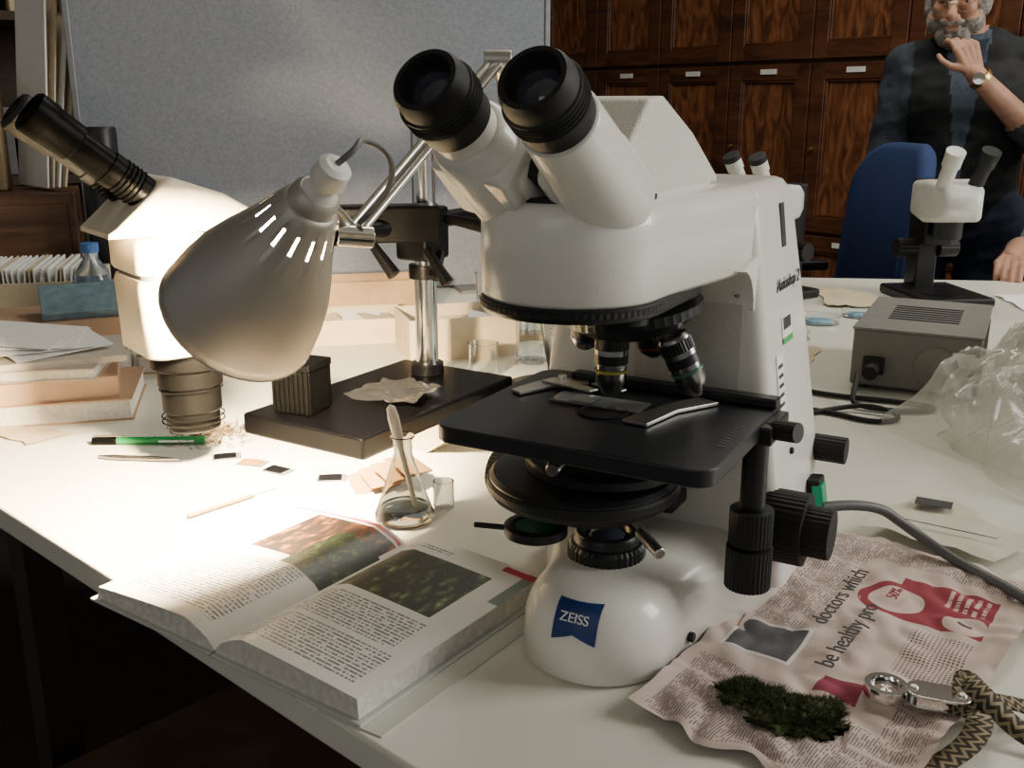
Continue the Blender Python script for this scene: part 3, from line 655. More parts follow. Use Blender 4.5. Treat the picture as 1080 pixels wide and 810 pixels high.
ND=empty('mounted_needle',(-.30,.995,T+.003),math.radians(48)); cyl('needle_handle',(-.05,0,0),(.03,0,0),.0025,mat('pale_wood',(.30,.17,.07),.6),ND,n=14); cyl('needle_tip',(.03,0,0),(.06,0,-.001),.0007,steel,ND,n=8)
bmx=bmesh.new()
for i in range(220):
    x=-.385+random.gauss(0,.024);y=1.225+random.gauss(0,.024);a=random.uniform(0,3.1);l=random.uniform(.004,.014);w=.0012
    d=V((math.cos(a),math.sin(a),0));s=V((-d.y,d.x,0))*w; c=V((x,y,T+random.uniform(.001,.01)))
    vv=[bmx.verts.new(c+d*l+V((0,0,random.uniform(0,.005)))),bmx.verts.new(c+s),bmx.verts.new(c-d*l),bmx.verts.new(c-s)]; bmx.faces.new(vv)
me=D.meshes.new('x');bmx.to_mesh(me);bmx.free(); fin('dried_specimen',me,mat('dried_plant',(.10,.06,.018),.9,var=.4),smooth=False)
WL=empty('card_slide_wallet',(-.155,1.05,T),math.radians(25))
for i in range(4): box('wallet_flap_%d'%(i+1),(.05,.035,.0015),(.012*i,-.006*i,.008+.006*i),mat('wallet_card',(.20,.11,.045),.8),WL,rot=(.35,.10*i-.1,.2*i),bev=0)
CF=empty('opened_cardboard_carton',(-.030,1.16,T),math.radians(-38))
box('carton_side_a',(.10,.09,.002),(-.02,0,.028),cardl,CF,rot=(0,-.58,0),bev=0); box('carton_side_b',(.10,.09,.002),(.065,0,.030),cardl,CF,rot=(0,.62,0),bev=0)
box('carton_flap',(.05,.08,.002),(-.085,0,.003),cardl,CF,rot=(0,.05,.1),bev=0)
sheet('plastic_sample_bag',[(-.225,1.30),(-.13,1.24),(-.09,1.34),(-.18,1.39)],20,20,mat('polythene',(.12,.12,.115),.12,var=.2,trans=.8),amp=.014,base=.031,seed=2)
# ================================================================ BACKGROUND CLUTTER (left)
def bookstack(name,x,y,rz,items):
    e=empty(name,(x,y,T),rz);z=0
    for i,(w,d,h,c,off,r) in enumerate(items):
        cm=mat('%s_cover_%d'%(name,i)+str(c[0]),c,.6,var=.05)
        box('cover_bottom',(w,d,.002),(off,0,z+.001),cm,e,rot=(0,0,r),bev=0)
        box('pages',(w-.006,d-.006,h-.004),(off,0,z+h/2),edge,e,rot=(0,0,r),bev=0)
        box('cover_top',(w,d,.002),(off,0,z+h-.001),cm,e,rot=(0,0,r),bev=0)
        if i%2: box('spine',(w,.002,h),(off+math.sin(r)*d/2,-d/2*math.cos(r),z+h/2),cm,e,rot=(0,0,r),bev=0)
        z+=h
    return e,z
e,z=bookstack('book_stack',-.655,1.355,.25,[(.25,.18,.030,(.36,.23,.14),0,0),(.24,.17,.028,(.42,.27,.17),-.02,.1),(.22,.16,.016,(.42,.36,.30),-.02,-.1),(.20,.14,.008,(.52,.46,.38),.01,.15)])
for i in range(4): box('loose_page_%d'%i,(.13,.09,.0012),(.02-.015*i,.006*i,z+.007+.0045*i),paper,e,rot=(.08+.02*i,.03*i-.04,.5-.28*i),bev=0)
e3,z3=bookstack('book_stack',-.72,1.55,.35,[(.22,.16,.05,(.30,.18,.11),0,0),(.2,.15,.045,(.42,.29,.2),0,.1)])
box('blue_notebook_cover',(.13,.09,.012),(.05,-.02,z3+.022),mat('blue_cover',(.12,.18,.21),.6,var=.25,scale=60),e3,rot=(.35,.0,.1),bev=.001)
e2,z2=bookstack('book_stack',-.50,1.62,.1,[(.2,.15,.03,(.4,.25,.12),0,0),(.2,.15,.03,(.55,.5,.4),.01,.1)])
sheet('loose_papers',[(-.68,1.225),(-.60,1.19),(-.565,1.235),(-.66,1.27)],8,8,cardl,amp=.004,seed=5)
IB=empty('card_index_box',(-.90,1.80,T+.055),.25)
for nm,s,l in(('tray_base',(.30,.2,.004),(0,0,.002)),('tray_front',(.30,.004,.06),(0,-.1,.03)),('tray_back',(.30,.004,.06),(0,.1,.03)),('tray_left',(.004,.2,.06),(-.15,0,.03)),('tray_right',(.004,.2,.06),(.15,0,.03))): box(nm,s,l,cardl,IB,bev=.0005)
box('supporting_box',(.31,.21,.055),(0,0,-.0275),card,IB,bev=.001)
for i in range(34): box('index_card',(.0025,.18,.075),(-.137+i*.0082,0,.045),random.choice([paper,paper,cardl]),IB,rot=(0,random.uniform(-.15,.15),0),bev=0)
BT=empty('water_bottle',(-.715,1.70,T),0)
pet=mat('pet_plastic',(.75,.85,.92),.06,var=0,trans=.9)
lathe('bottle_body',[(0,0),(.028,.0),(.031,.006),(.031,.05),(.029,.055),(.031,.06),(.031,.12),(.026,.14),(.013,.158),(.0125,.17),(0,.17)],(0,0,.0),(0,0,1),pet,BT,cap=False)
lathe('bottle_label',[(.0315,.085),(.0318,.086),(.0318,.12),(.0315,.121)],(0,0,0),(0,0,1),mat('label_blue',(.10,.16,.26),.4,var=.7,scale=30),BT,cap=False)
cyl('bottle_cap',(0,0,.17),(0,0,.186),.0145,mat('cap_blue',(.05,.15,.4),.4),BT,knurl=-.04)
def tray(name,x,y,rz,w,d,h,m,z=0):
    e=empty(name,(x,y,T+z),rz); t=.003
    box('bottom',(w,d,t),(0,0,t/2),m,e,bev=0);box('side_1',(w,t,h),(0,-d/2,h/2),m,e,bev=0);box('side_2',(w,t,h),(0,d/2,h/2),m,e,bev=0);box('side_3',(t,d,h),(-w/2,0,h/2),m,e,bev=0);box('side_4',(t,d,h),(w/2,0,h/2),m,e,bev=0)
    box('contents',(w*.8,d*.7,h*.4),(0,0,h*.25),paper,e,bev=.002)
    for k in range(5): box('loose_sheet',(w*.3,d*.5,.001),(-w*.3+k*w*.15,random.uniform(-.1,.1)*d,h*.62+.002*k),random.choice([paper,cardl]),e,rot=(random.uniform(-.3,.3),random.uniform(-.2,.2),random.uniform(-.5,.5)),bev=0)
    return e
tray('cardboard_tray',-.31,1.80,.22,.22,.13,.045,cardl); tray('cardboard_tray',-.10,1.70,.3,.18,.13,.070,cardl)
tray('cardboard_tray',-.32,1.98,.22,.30,.10,.08,card)
tray('cardboard_tray',-.58,1.95,.22,.18,.14,.09,card)
TR=empty('ribbed_power_adapter',(-.272,1.252,T+.028),math.radians(-22))
box('adapter_body',(.056,.05,.060),(0,0,.030),tubem,TR,bev=.003)
for i in range(8): box('rib_%d'%i,(.003,.056,.056),(-.025+i*.0072,0,.031),tubem,TR,bev=.0005)
box('adapter_top',(.060,.054,.010),(0,0,.063),tubem,TR)
def beaker(x,y,r,h):
    e=empty('glass_beaker',(x,y,T)); lathe('beaker_glass',[(0,.0005),(r-.002,.0005),(r,.003),(r,h-.003),(r+.002,h),(r,h),(r-.0018,h-.004),(r-.0018,.004),(0,.003)],(0,0,0),(0,0,1),glass,e,cap=False)
beaker(.035,1.62,.028,.085); beaker(.10,1.76,.035,.09); beaker(-.04,1.92,.03,.10); beaker(-.045,1.52,.022,.055); beaker(.11,1.60,.03,.12); beaker(.16,1.86,.035,.11)
VR=empty('vial_tray',(.035,1.84,T),.2); box('tray_base',(.10,.07,.012),(0,0,.006),card,VR)
for i in range(8): lathe('vial_%d'%i,[(0,0),(.009,0),(.009,.035),(.006,.038),(.006,.045),(0,.045)],(-.035+.023*(i%4),-.015+.03*(i//4),.012),(0,0,1),glass,VR,n=20,cap=False)
TF=empty('black_eyepiece_stand_in',(-.80,2.00,T)); lathe('stand_in_body',[(0,0),(.036,0),(.037,.004),(.037,.29),(.030,.305),(.030,.31),(.034,.312),(.034,.365),(.031,.37),(0,.37)],(0,0,0),(0,0,1),black,TF)  # bottle shape added as stand-in for a black eyepiece behind the stereo head
# shelf
SH=empty('storage_shelf_unit',(-1.62,3.05,0),.55)
shm=mat('dark_shelf_wood',(.06,.035,.02),.6,var=.2)
for s in(-1,1): box('shelf_side_%s'%('a' if s<0 else 'b'),(.03,.4,2.2),(s*.6,0,1.1),shm,SH)
for i,z in enumerate((.1,.6,1.05,1.5,2.0)): box('shelf_%d'%(i+1),(1.2,.4,.025),(0,0,z),shm,SH)
box('shelf_back',(1.2,.01,2.2),(0,.2,1.1),shm,SH,bev=0)
for i in range(16):
    w=random.uniform(.03,.07);h=random.uniform(.2,.36); box('binder',(w,.25,h),(-.53+i*.07,-.02,1.515+h/2),random.choice([cardl,card,cardl,grey,shm]),SH,bev=.002)
    h=random.uniform(.1,.3); box('box_file',(w,.25,h),(-.53+i*.07,-.02,1.065+h/2),random.choice([card,shm,grey,shm]),SH,bev=.002)
WB=empty('wooden_specimen_cabinet',(-1.06,2.10,T),.35)
wdm=woodmat('brown_wood',(.06,.025,.012),(.11,.05,.024),(.16,.08,.04),(1,1,8))
box('cabinet_body',(.30,.24,.24),(0,0,.12),wdm,WB,bev=.004)
box('cabinet_front',(.27,.012,.20),(0,-.124,.12),wdm,WB,bev=.004); cyl('cabinet_knob',(.09,-.13,.12),(.09,-.145,.12),.006,brass,WB,n=14)
PR=empty('standing_paper_folders',(-1.03,2.14,T+.241),.3)
for i in range(4): box('folder_%d'%(i+1),(.05,.16,.36-.03*i),(.02+i*.016,-.0,.185-.012*i),paper if i%2 else cardl,PR,rot=(.05*i,.10+.05*i,.25),bev=.001) if 0 else box('folder_%d'%(i+1),(.004,.15,.40-.03*i),(.045+i*.014,0,.205-.015*i),paper if i%2==0 else cardl,PR,rot=(0,.10+.03*i,.5),bev=.0005)
box('poster_tube_box',(.12,.08,.22),(-.08,0,.111),mat('tan_box',(.30,.22,.12),.8,var=.3,scale=14),PR)
# ================================================================ RIGHT SIDE
PS=empty('lamp_power_supply',(.645,1.535,T),math.radians(-27))
gb=mat('grey_case',(.17,.165,.145),.5,.2,var=.04)
box('case',(.175,.27,.085),(0,0,.050),gb,PS,bev=.004)
box('case_lid',(.178,.273,.004),(0,0,.0935),mat('grey_case_lid',(.20,.195,.175),.45,.2),PS,bev=.001)
for i in range(9): box('vent_slot',(.001,.012,.05),(.0885,-.10+i*.024,.055),dark,PS,bev=0)
for i in range(7): box('top_vent',(.10,.005,.001),(0,-.05+i*.018,.0962),dark,PS,bev=0)
box('mains_socket',(.03,.012,.026),(-.055,-.138,.04),rubber,PS); cyl('mains_plug',(-.055,-.14,.04),(-.055,-.175,.036),.011,rubber,PS,n=20)
lathe('dial_plate',[(.030,0),(.030,.002),(.027,.003),(0,.003)],(.03,-.1355,.045),(0,-1,0),gb,PS)
box('rating_plate',(.03,.001,.02),(.065,-.1358,.06),paper,PS,bev=0)
for i,(x,y) in enumerate([(-.07,-.11),(.07,-.11),(-.07,.11),(.07,.11)]): cyl('foot_%d'%i,(x,y,0),(x,y,.01),.01,rubber,PS,n=16)
tube('mains_cable',[(.50,1.405,T+.036),(.485,1.37,T+.02),(.475,1.35,T+.005),(.53,1.32,T+.0045),(.60,1.33,T+.0045),(.55,1.37,T+.0045),(.46,1.40,T+.0045),(.40,1.46,T+.0045),(.38,1.6,T+.0045)],.0038,rubber)
tube('black_flex_cable',[(.38,1.30,T+.004),(.45,1.34,T+.004),(.50,1.33,T+.012),(.53,1.29,T+.004),(.48,1.27,T+.004),(.43,1.33,T+.004),(.36,1.36,T+.004)],.0035,rubber)
def stereo(name,x,y,rz,sc,lightm,ocm=None):
    e=empty(name,(x,y,T),rz); e.scale=(sc,sc,sc)
    box('base',(.15,.20,.02),(0,.0,.010),black,e,bev=.006); lathe('stage_disc',[(.045,0),(.045,.001),(0,.001)],(0,-.03,.02),(0,0,1),black,e)
    box('column',(.045,.05,.23),(0,.075,.125),black,e,bev=.005); box('focus_carriage',(.06,.07,.10),(0,.045,.16),black,e,bev=.005)
    cyl('focus_knob_a',(.025,.06,.10),(.065,.06,.10),.02,black,e,knurl=-.04); cyl('focus_knob_b',(-.025,.06,.10),(-.065,.06,.10),.02,black,e,knurl=-.04)
    hs=[]
    for y_,w,z0,z1 in((-.075,.034,.185,.215),(-.06,.045,.165,.235),(-.01,.055,.160,.245),(.045,.05,.170,.240),(.065,.04,.18,.23)): hs.append([(a,y_,b) for a,b in rr(w,(z1-z0)/2,.012,0,(z1+z0)/2)])
    loft('head',hs,lightm,e,ang=70)
    lathe('objective',[(.0,0),(.026,0),(.028,.004),(.028,.03),(.034,.04)],(0,-.02,.128),(0,0,1),black,e)
    for s,mm in((-1,lightm),(1,ocm or black)):
        d=V((s*.04,-.5,.85)).normalized(); b0=V((s*.032,-.04,.225))
        lathe('ocular_tube',[(.0145,0),(.0145,.055),(.0175,.057),(.0175,.085),(.016,.088),(0,.086)],b0,d,mm,e)
        lathe('ocular_cup',[(.018,0),(.0185,.012),(.015,.013),(0,.010)],b0+d*.078,d,rubber if (s>0 or ocm) else lightm,e)
    return e
pe_=mat('pale_enamel',(.62,.61,.57),.35)
stereo('stereo_microscope',.925,2.17,math.radians(5),1.06,pe_)
stereo('stereo_microscope',.555,2.20,math.radians(-55),1.02,pe_,pe_)
def dish(x,y,r): 
    e=empty('petri_dish',(x,y,T)); lathe('dish_glass',[(0,.0005),(r,.0005),(r,.014),(r-.0015,.014),(r-.0015,.002),(0,.002)],(0,0,0),(0,0,1),glass,e,cap=False)
    lathe('dish_contents',[(0,.0025),(r*.7,.0025),(r*.6,.006),(0,.007)],(0,0,0),(0,0,1),mat('sample_blue',(.15,.3,.4),.5,var=.4),e,cap=False)
dish(.50,1.80,.045); dish(.60,1.93,.04); dish(.70,1.99,.035)
sheet('loose_papers',[(.66,2.08),(.79,2.06),(.80,2.22),(.70,2.26)],10,10,cardl,amp=.012)
sheet('loose_papers',[(1.05,1.98),(1.35,1.93),(1.38,2.18),(1.08,2.22)],10,10,mat('bright_paper',(.85,.85,.82),.8),amp=.006)
sheet('loose_papers',[(.42,1.62),(.48,1.58),(.54,1.70),(.47,1.74)],8,8,cardl,amp=.004)
m,nt,b=nodes('clear_polythene'); nt.nodes.remove(b)
out=nt.nodes['Material Output']; tr=nt.nodes.new('ShaderNodeBsdfTransparent'); tr.inputs[0].default_value=(.96,.96,.94,1); gg=nt.nodes.new('ShaderNodeBsdfPrincipled'); gg.inputs['Base Color'].default_value=(.62,.62,.57,1); gg.inputs['Roughness'].default_value=.08; gg.inputs['Specular IOR Level'].default_value=1.0
lw=nt.nodes.new('ShaderNodeLayerWeight'); lw.inputs[0].default_value=.30; mx=nt.nodes.new('ShaderNodeMixShader')
f=mth(nt,'ADD',mth(nt,'MULTIPLY',lw.outputs['Facing'],.65),.12)
nt.links.new(f,mx.inputs[0]); nt.links.new(tr.outputs[0],mx.inputs[1]); nt.links.new(gg.outputs[0],mx.inputs[2]); nt.links.new(mx.outputs[0],out.inputs[0]); bagm=m
BG=empty('clear_plastic_bag',(0,0,T))
def bagsheet(name,P,hmax,seed,nu=110,nv=110):
    P=[V(p) for p in P]; vs=[];fs=[]
    for i in range(nu+1):
        for j in range(nv+1):
            u=i/nu;v=j/nv; q=P[0]*(1-u)*(1-v)+P[1]*u*(1-v)+P[2]*u*v+P[3]*(1-u)*v
            w1=noise.noise(V((q.x*4+seed,q.y*4,1))); w2=noise.noise(V((q.x*4,q.y*4+seed,7)))
            e=(max(0,math.sin(math.pi*u))*max(0,math.sin(math.pi*v)))**.35
            r=1-2*abs(noise.noise(V((q.x*6+w1*1.6+seed,q.y*6+w2*1.6,2)))); r2=1-2*abs(noise.noise(V((q.x*15+w1*3,q.y*15+seed+w2*3,4)))); r3=1-2*abs(noise.noise(V((q.x*34+w2*4,q.y*34+seed,6))))
            h=hmax*e*(.30+.50*max(0,r)**1.5+.24*max(0,r2)**2+.06*max(0,r3)**2)
            jj=.05*noise.noise(V((q.x*7+seed,q.y*7,9)))
            vs.append((q.x+jj,q.y-jj,.002+max(0,h)))
    for i in range(nu):
        for j in range(nv): a=i*(nv+1)+j; fs.append((a,a+nv+1,a+nv+2,a+1))
    return fin(name,me_from(vs,fs),bagm,BG,ang=180)
bagsheet('bag_upper_film',[(.50,1.27),(.56,.98),(1.20,1.30),(1.02,1.66)],.16,3)
bagsheet('bag_lower_film',[(.53,1.24),(.58,1.02),(1.18,1.32),(1.00,1.60)],.09,8)
# ================================================================ CHAIR
CH=empty('blue_office_chair',(.83,2.80,0),math.radians(-84))
bf=mat('blue_chair_fabric',(.012,.03,.11),.85,var=.15,scale=150,bump=.3)
def panel(name,w,h,z0,ycurve,par):
    rings=[]
    out_=rr(w/2,h/2,.13,0,z0+h/2,n=8)
    def P(x,z,o): return (x,ycurve*(x/(w/2))**2*-1+.22+.05*((z-z0)/h)+o,z)
    for k,o in((.93,-.03),(1,-.015),(1,.01),(.95,.025)):
        rings.append([P(x*k,z0+h/2+(z-z0-h/2)*k,o) for x,z in out_])
    return loft(name,rings,bf,par,ang=70)
panel('backrest',.40,.52,.64,.05,CH)
so=[(x,y) for x,y in rr(.23,.22,.08)]
loft('seat',[[(x*.96,y*.96,.46) for x,y in so],[(x,y,.475) for x,y in so],[(x,y,.51) for x,y in so],[(x*.93,y*.93,.53) for x,y in so]],bf,CH,ang=70)
box('back_support',(.06,.02,.32),(0,.25,.60),black,CH); box('back_support_arm',(.06,.20,.02),(0,.16,.45),black,CH)
cyl('gas_lift',(0,0,.09),(0,0,.46),.025,black,CH)
for i in range(5):
    a=i*2*math.pi/5; cyl('star_leg_%d'%(i+1),(0,0,.1),(.27*math.cos(a),.27*math.sin(a),.07),.022,black,CH,r1=.015,n=16); cyl('caster_%d'%(i+1),(.27*math.cos(a)-.02,.27*math.sin(a),.028),(.27*math.cos(a)+.02,.27*math.sin(a),.028),.028,rubber,CH,n=20)
for s in(-1,1): box('armrest_%d'%(s+2),(.05,.20,.03),(s*.25,.06,.79),black,CH,bev=.01); box('armrest_post_%d'%(s+2),(.03,.04,.34),(s*.25,.03,.62),black,CH); box('armrest_link_%d'%(s+2),(.12,.04,.02),(s*.21,.03,.465),black,CH)
# ================================================================ PEOPLE
skin=mat('skin',(.40,.21,.14),.55,var=.14,scale=30,bump=.3,bscale=220)
shirt=mat('denim_shirt',(.030,.038,.052),.9,var=.3,scale=40,bump=.4,bscale=260)
vest=mat('black_vest',(.009,.010,.012),.85,var=.3)
inner=mat('blue_undershirt',(.055,.07,.10),.85,var=.2,scale=120)
jeans=mat('dark_jeans',(.02,.028,.05),.85,var=.2); shoe=mat('shoe_leather',(.02,.015,.012),.5)
hair=mat('grey_hair',(.24,.22,.20),.95,var=.5,scale=120,bump=1.0,bscale=260)
sweat=mat('grey_sweater',(.16,.17,.18),.9,var=.1)
M=empty('standing_man',(1.355,3.10,0),math.radians(-20))
P=[((-.08,0,.92),(.08,0,.92),.12,.12,(1,.85,1),3),((0,0,.97),(0,.0,1.17),.145,.145,(1.1,.78,1),1),
 ((-.07,.0,1.27),(.07,0,1.27),.135,.135,(1,.85,1),1),((-.155,.01,1.385),(.165,.01,1.385),.062,.062,(1,1,1),1),((-.06,.0,1.40),(.04,0,1.40),.075,.075,(1,1,1),1),
 ((-.02,0,1.39),(-.04,-.03,1.52),.058,.055,(1,1,1),5),
 ((.19,.01,1.375),(.205,-.09,1.16),.062,.054,(1,1,1),0),((.205,-.09,1.16),(.15,-.135,1.20),.053,.049,(1,1,1),0),((.15,-.135,1.20),(-.005,-.200,1.345),.040,.027,(1,1,1),5),
 ((-.18,.01,1.375),(-.215,.0,1.12),.062,.054,(1,1,1),0),((-.215,.0,1.12),(-.225,-.04,1.06),.053,.049,(1,1,1),0),((-.225,-.04,1.06),(-.255,-.13,.92),.040,.027,(1,1,1),5),
 ((-.09,0,.90),(-.10,-.01,.50),.092,.062,(1,1,1),3),((-.10,-.01,.50),(-.11,.02,.10),.06,.045,(1,1,1),3),((-.11,.02,.05),(-.13,-.14,.04),.045,.038,(1,1,1),4),
 ((.09,0,.90),(.10,-.01,.50),.092,.062,(1,1,1),3),((.10,-.01,.50),(.11,.02,.10),.06,.045,(1,1,1),3),((.11,.02,.05),(.13,-.14,.04),.045,.038,(1,1,1),4)]
nmf=near_mat(P)
def manmat(c):
    k=nmf(c)
    if k in(0,1) and c.z>.98:
        edge_x=.150+.02*max(0,(1.25-c.z))            # arm hole of the vest
        if k==0 and abs(c.x)<edge_x and c.y>-.125: k=1
        if k==1 and abs(c.x)>edge_x+.012: k=0
    if k==1 and c.y<-.03 and abs(c.x+.02)<.012+max(0,(c.z-1.12))*.14: return 2
    return k
organic('body',P,.007,manmat,[shirt,vest,inner,jeans,shoe,skin],M,smooth=6,fold=.007)
for s in(-1,1):
    prism('shirt_collar_%s'%('a' if s<0 else 'b'),[(0,0),(s*.055,.012),(s*.062,.045),(s*.012,.030)],'y',-.003,.003,inner,M,bev=.002)
    o=D.objects['shirt_collar_%s'%('a' if s<0 else 'b')]; o.location=(-.03,-.078,1.405); o.rotation_euler=(.35,0,0)
lathe('collar_band',[(.066,0),(.072,.01),(.062,.035),(.058,.035),(.066,.008)],(-.03,-.008,1.435),(0,-.25,1),inner,M,n=32,cap=False)
def head(par,c,tilt,hairm,beard=True):
    e=D.objects.new('head',None); link(e); e.parent=par; e.location=c; e.rotation_euler=tilt
    HP=[((0,.015,.03),(0,.0,.03),.088,.088,(.86,1.05,1.05)),((0,-.02,-.045),(0,-.03,-.06),.060,.050,(.95,1,1)),((0,-.04,-.085),(0,-.055,-.09),.03,.028,(1.1,1,1)),
     ((0,-.088,.004),(0,-.114,-.030),.0095,.014,(1,1,1)),((-.034,-.080,.020),(.034,-.080,.020),.013,.013,(1,1,.9)),((-.013,-.096,-.036),(.013,-.096,-.036),.008,.008,(1,1,1)),
     ((-.038,-.066,-.02),(-.036,-.06,-.04),.022,.02,(1,1,1)),((.038,-.066,-.02),(.036,-.06,-.04),.022,.02,(1,1,1)),
     ((-.040,-.078,.012),(-.022,-.080,.012),.009,.009,(1,1,.7)),((.040,-.078,.012),(.022,-.080,.012),.009,.009,(1,1,.7)),
     ((-.040,-.077,-.008),(-.022,-.079,-.008),.007,.007,(1,1,.7)),((.040,-.077,-.008),(.022,-.079,-.008),.007,.007,(1,1,.7)),
     ((-.016,-.090,-.062),(.016,-.090,-.062),.007,.007,(1,1,1)),((-.014,-.088,-.073),(.014,-.088,-.073),.008,.008,(1,1,1)),
     ((-.080,.005,.005),(-.084,.012,-.025),.014,.009,(.5,1,1.3)),((.080,.005,.005),(.084,.012,-.025),.014,.009,(.5,1,1.3))]
    if beard: HP+=[((-.05,-.045,-.06),(.05,-.045,-.06),.028,.028,(1,1,1.1)),((-.02,-.068,-.098),(.02,-.068,-.098),.026,.026,(1,1,1)),((-.024,-.097,-.050),(.024,-.097,-.050),.009,.009,(1,1,.8)),((-.066,-.02,-.03),(-.07,.0,.02),.022,.018,(1,1,1)),((.066,-.02,-.03),(.07,.0,.02),.022,.018,(1,1,1))]
    HP+=[((0,.03,.05),(0,.04,.0),.094,.088,(.94,1,1))]
    def hm(p):
        if p.z>.07 or (p.y>.0 and p.z>-.06 and abs(p.x)<.085 and not(abs(p.x)>.076 and p.y<.02)): return 1
        if beard and p.z<-.045 and not(abs(p.x)<.017 and -.074<p.z<-.060 and p.y<-.08): return 1
        if beard and abs(p.x)>.060 and p.y>-.055 and p.z<.03: return 1
        return 0
    o=organic('face_and_hair',HP,.004,hm,[skin,hairm],e,smooth=3)
    me=o.data; hv=set()
    for p in me.polygons:
        if p.material_index==1: hv.update(p.vertices)
    nn=[(i,me.vertices[i].normal.copy()) for i in hv]
    for i,n_ in nn:
        c_=me.vertices[i].co; me.vertices[i].co=c_+n_*(.0045*noise.noise(V((c_.x*70,c_.y*70,c_.z*28)))+.002)
    for s in(-1,1):
        lathe('eye',[(0,0),(.006,.001),(.0095,.006),(.006,.0105),(0,.011)],(s*.031,-.0690,.001),(0,-1,0),mat('eye_white',(.35,.31,.28),.3),e,n=16,cap=False)
        lathe('iris',[(0,.0),(.0050,0),(.0050,.0008),(0,.001)],(s*.031,-.0797,-.001),(0,-1,0),dark,e,n=16,cap=False)
        lathe('glasses_rim',[(.020,0),(.0212,.0005),(.0212,.0015),(.020,.002),(.020,0)],(s*.031,-.103,-.002),(0,-1,0),steel,e,n=24,cap=False)
        cyl('glasses_arm',(s*.051,-.103,.004),(s*.083,.0,.010),.0012,steel,e,n=8)
    cyl('glasses_bridge',(-.011,-.105,.004),(.011,-.105,.004),.0012,steel,e,n=8)
    return e
head(M,(-.060,-.050,1.562),(math.radians(16),0,math.radians(-10)),hair)
def hand(name,par,wrist,pd_,up,side_,curl):
    pdv=V(pd_).normalized(); nv=(V(up)-pdv*V(up).dot(pdv)).normalized(); sv=pdv.cross(nv).normalized()*side_
    w=V(wrist); HP=[]
    for k in(-.026,-.009,.009,.026):
        HP.append((w+sv*k*.55,w+pdv*.075+sv*k,.013,.0115))
    lens=[(.030,.022,.018),(.034,.025,.020),(.031,.024,.019),(.024,.018,.016)]
    for i,k in enumerate((-.027,-.009,.009,.026)):
        p=w+pdv*.078+sv*k; ang=0; c=curl[i]
        for j,l in enumerate(lens[i]):
            ang+=c*(.8 if j==0 else 1.1); d=pdv*math.cos(ang)-nv*math.sin(ang); q=p+d*l; r=(.0088,.0080,.0074)[j]
            HP.append((p,q,r,r-.0006)); p=q
    p=w+pdv*.022-sv*.024
    for j,(l,r) in enumerate(((.034,.0115),(.028,.0095),(.022,.0085))):
        d=(pdv*(.55+.22*j)-sv*(.75-.35*j)-nv*(.3+.1*j)).normalized(); q=p+d*l; HP.append((p,q,r,r-.001)); p=q
    return organic(name,HP,.0032,lambda c:0,[skin],par,smooth=2)
hand('hand_at_mouth',M,(-.005,-.200,1.345),(-.42,.14,1),(.35,-1,.2),1,[.55,.70,1.05,1.2])
hand('hand_resting',M,(-.255,-.13,.92),(-.1,-.5,-.85),(-.6,-.6,.3),1,[.3,.35,.4,.45])
lathe('wrist_watch_strap',[(.031,0),(.033,.001),(.033,.014),(.031,.015)],(.018,-.191,1.326),(-.155,-.065,.145),brass,M,cap=False)
lathe('wrist_watch_face',[(0,0),(.016,0),(.016,.006),(0,.007)],(.006,-.226,1.330),(-.1,-1,.2),chrome,M,cap=False)
M2=empty('seated_person',(1.68,2.72,0),math.radians(-25))
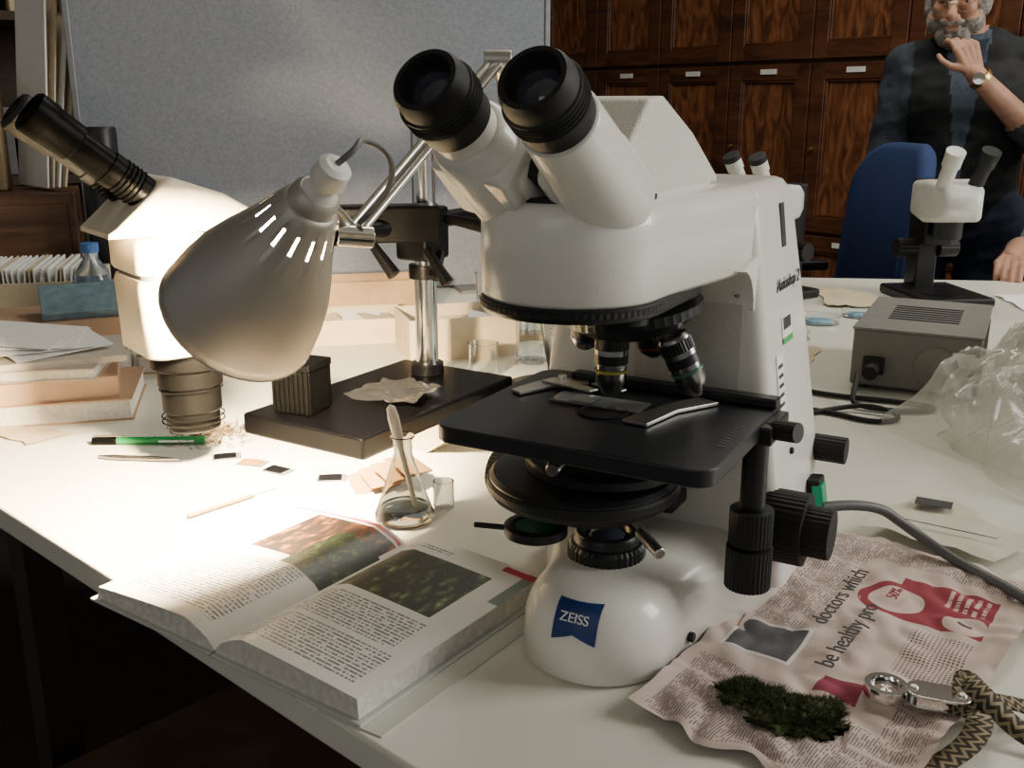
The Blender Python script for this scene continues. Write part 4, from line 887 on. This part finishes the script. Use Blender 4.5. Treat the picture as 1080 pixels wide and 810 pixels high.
P2=[((-.08,0,.54),(.08,0,.54),.12,.12,(1,1,.9),1),((0,0,.6),(0,0,.80),.14,.14,(1.1,.8,1),0),((-.08,0,.92),(.08,0,.92),.13,.13,(1,.85,1),0),((-.16,.0,1.02),(.16,.0,1.02),.06,.06,(1,1,1),0),
 ((0,0,1.03),(0,-.02,1.15),.055,.052,(1,1,1),2),
 ((-.19,0,1.0),(-.25,-.14,.86),.056,.048,(1,1,1),0),((-.25,-.14,.86),(-.275,-.20,.885),.046,.044,(1,1,1),0),((-.275,-.20,.89),(-.30,-.36,.89),.038,.027,(1,1,1),2),
 ((.19,0,1.0),(.25,-.10,.80),.056,.048,(1,1,1),0),((.25,-.10,.80),(.12,-.16,.66),.042,.03,(1,1,1),2),
 ((-.09,0,.53),(-.12,-.40,.52),.09,.062,(1,1,1),1),((-.12,-.40,.52),(-.12,-.38,.1),.06,.045,(1,1,1),1),((-.12,-.38,.05),(-.13,-.52,.04),.045,.038,(1,1,1),1),
 ((.09,0,.53),(.12,-.40,.52),.09,.062,(1,1,1),1),((.12,-.40,.52),(.12,-.38,.1),.06,.045,(1,1,1),1),((.12,-.38,.05),(.13,-.52,.04),.045,.038,(1,1,1),1)]
organic('body',P2,.012,near_mat(P2),[sweat,jeans,skin],M2,smooth=5)
head(M2,(0,-.05,1.20),(math.radians(15),0,0),mat('brown_hair',(.08,.05,.03),.9),False)
hand('hand_on_table',M2,(-.30,-.36,.89),(-.05,-1,-.08),(0,0,1),1,[.25,.3,.35,.4])
hand('hand_on_lap',M2,(.12,-.16,.66),(-.5,-.6,-.3),(0,0,1),-1,[.25,.3,.35,.4])
SO=empty('lab_stool',(1.68,2.72,0),0); lathe('stool_seat',[(0,0),(.17,0),(.18,.01),(.18,.03),(.17,.04),(0,.04)],(0,0,.38),(0,0,1),black,SO)
for i in range(4): a=math.pi/4+i*math.pi/2; cyl('stool_leg_%d'%(i+1),(.1*math.cos(a),.1*math.sin(a),.38),(.19*math.cos(a),.19*math.sin(a),0),.012,chrome,SO,n=14)
# ================================================================ LIGHT
w=D.worlds.new('world'); SC.world=w; w.use_nodes=True; bg=w.node_tree.nodes['Background']; bg.inputs[0].default_value=(.95,.95,.92,1); bg.inputs[1].default_value=.24
def area(name,loc,target,size,sy,e,col):
    l=D.lights.new(name,'AREA'); l.shape='RECTANGLE'; l.size=size; l.size_y=sy; l.energy=e; l.color=col
    o=link(D.objects.new(name,l)); o.location=loc; d=V(target)-V(loc); o.rotation_euler=d.to_track_quat('-Z','Y').to_euler(); return o
area('window_daylight',(3.4,.9,2.3),(.4,1.2,.9),1.6,1.8,112,(1,.98,.92))
area('overhead_soft_fill',(.9,2.8,3.1),(.9,2.8,0),1.6,.5,38,(1,.96,.84))  # added soft overhead fill, no actual ceiling fitting behind it
area('window_daylight_b',(-1.2,-1.6,2.4),(.2,1,.9),1.6,1.6,8,(1,.98,.93))
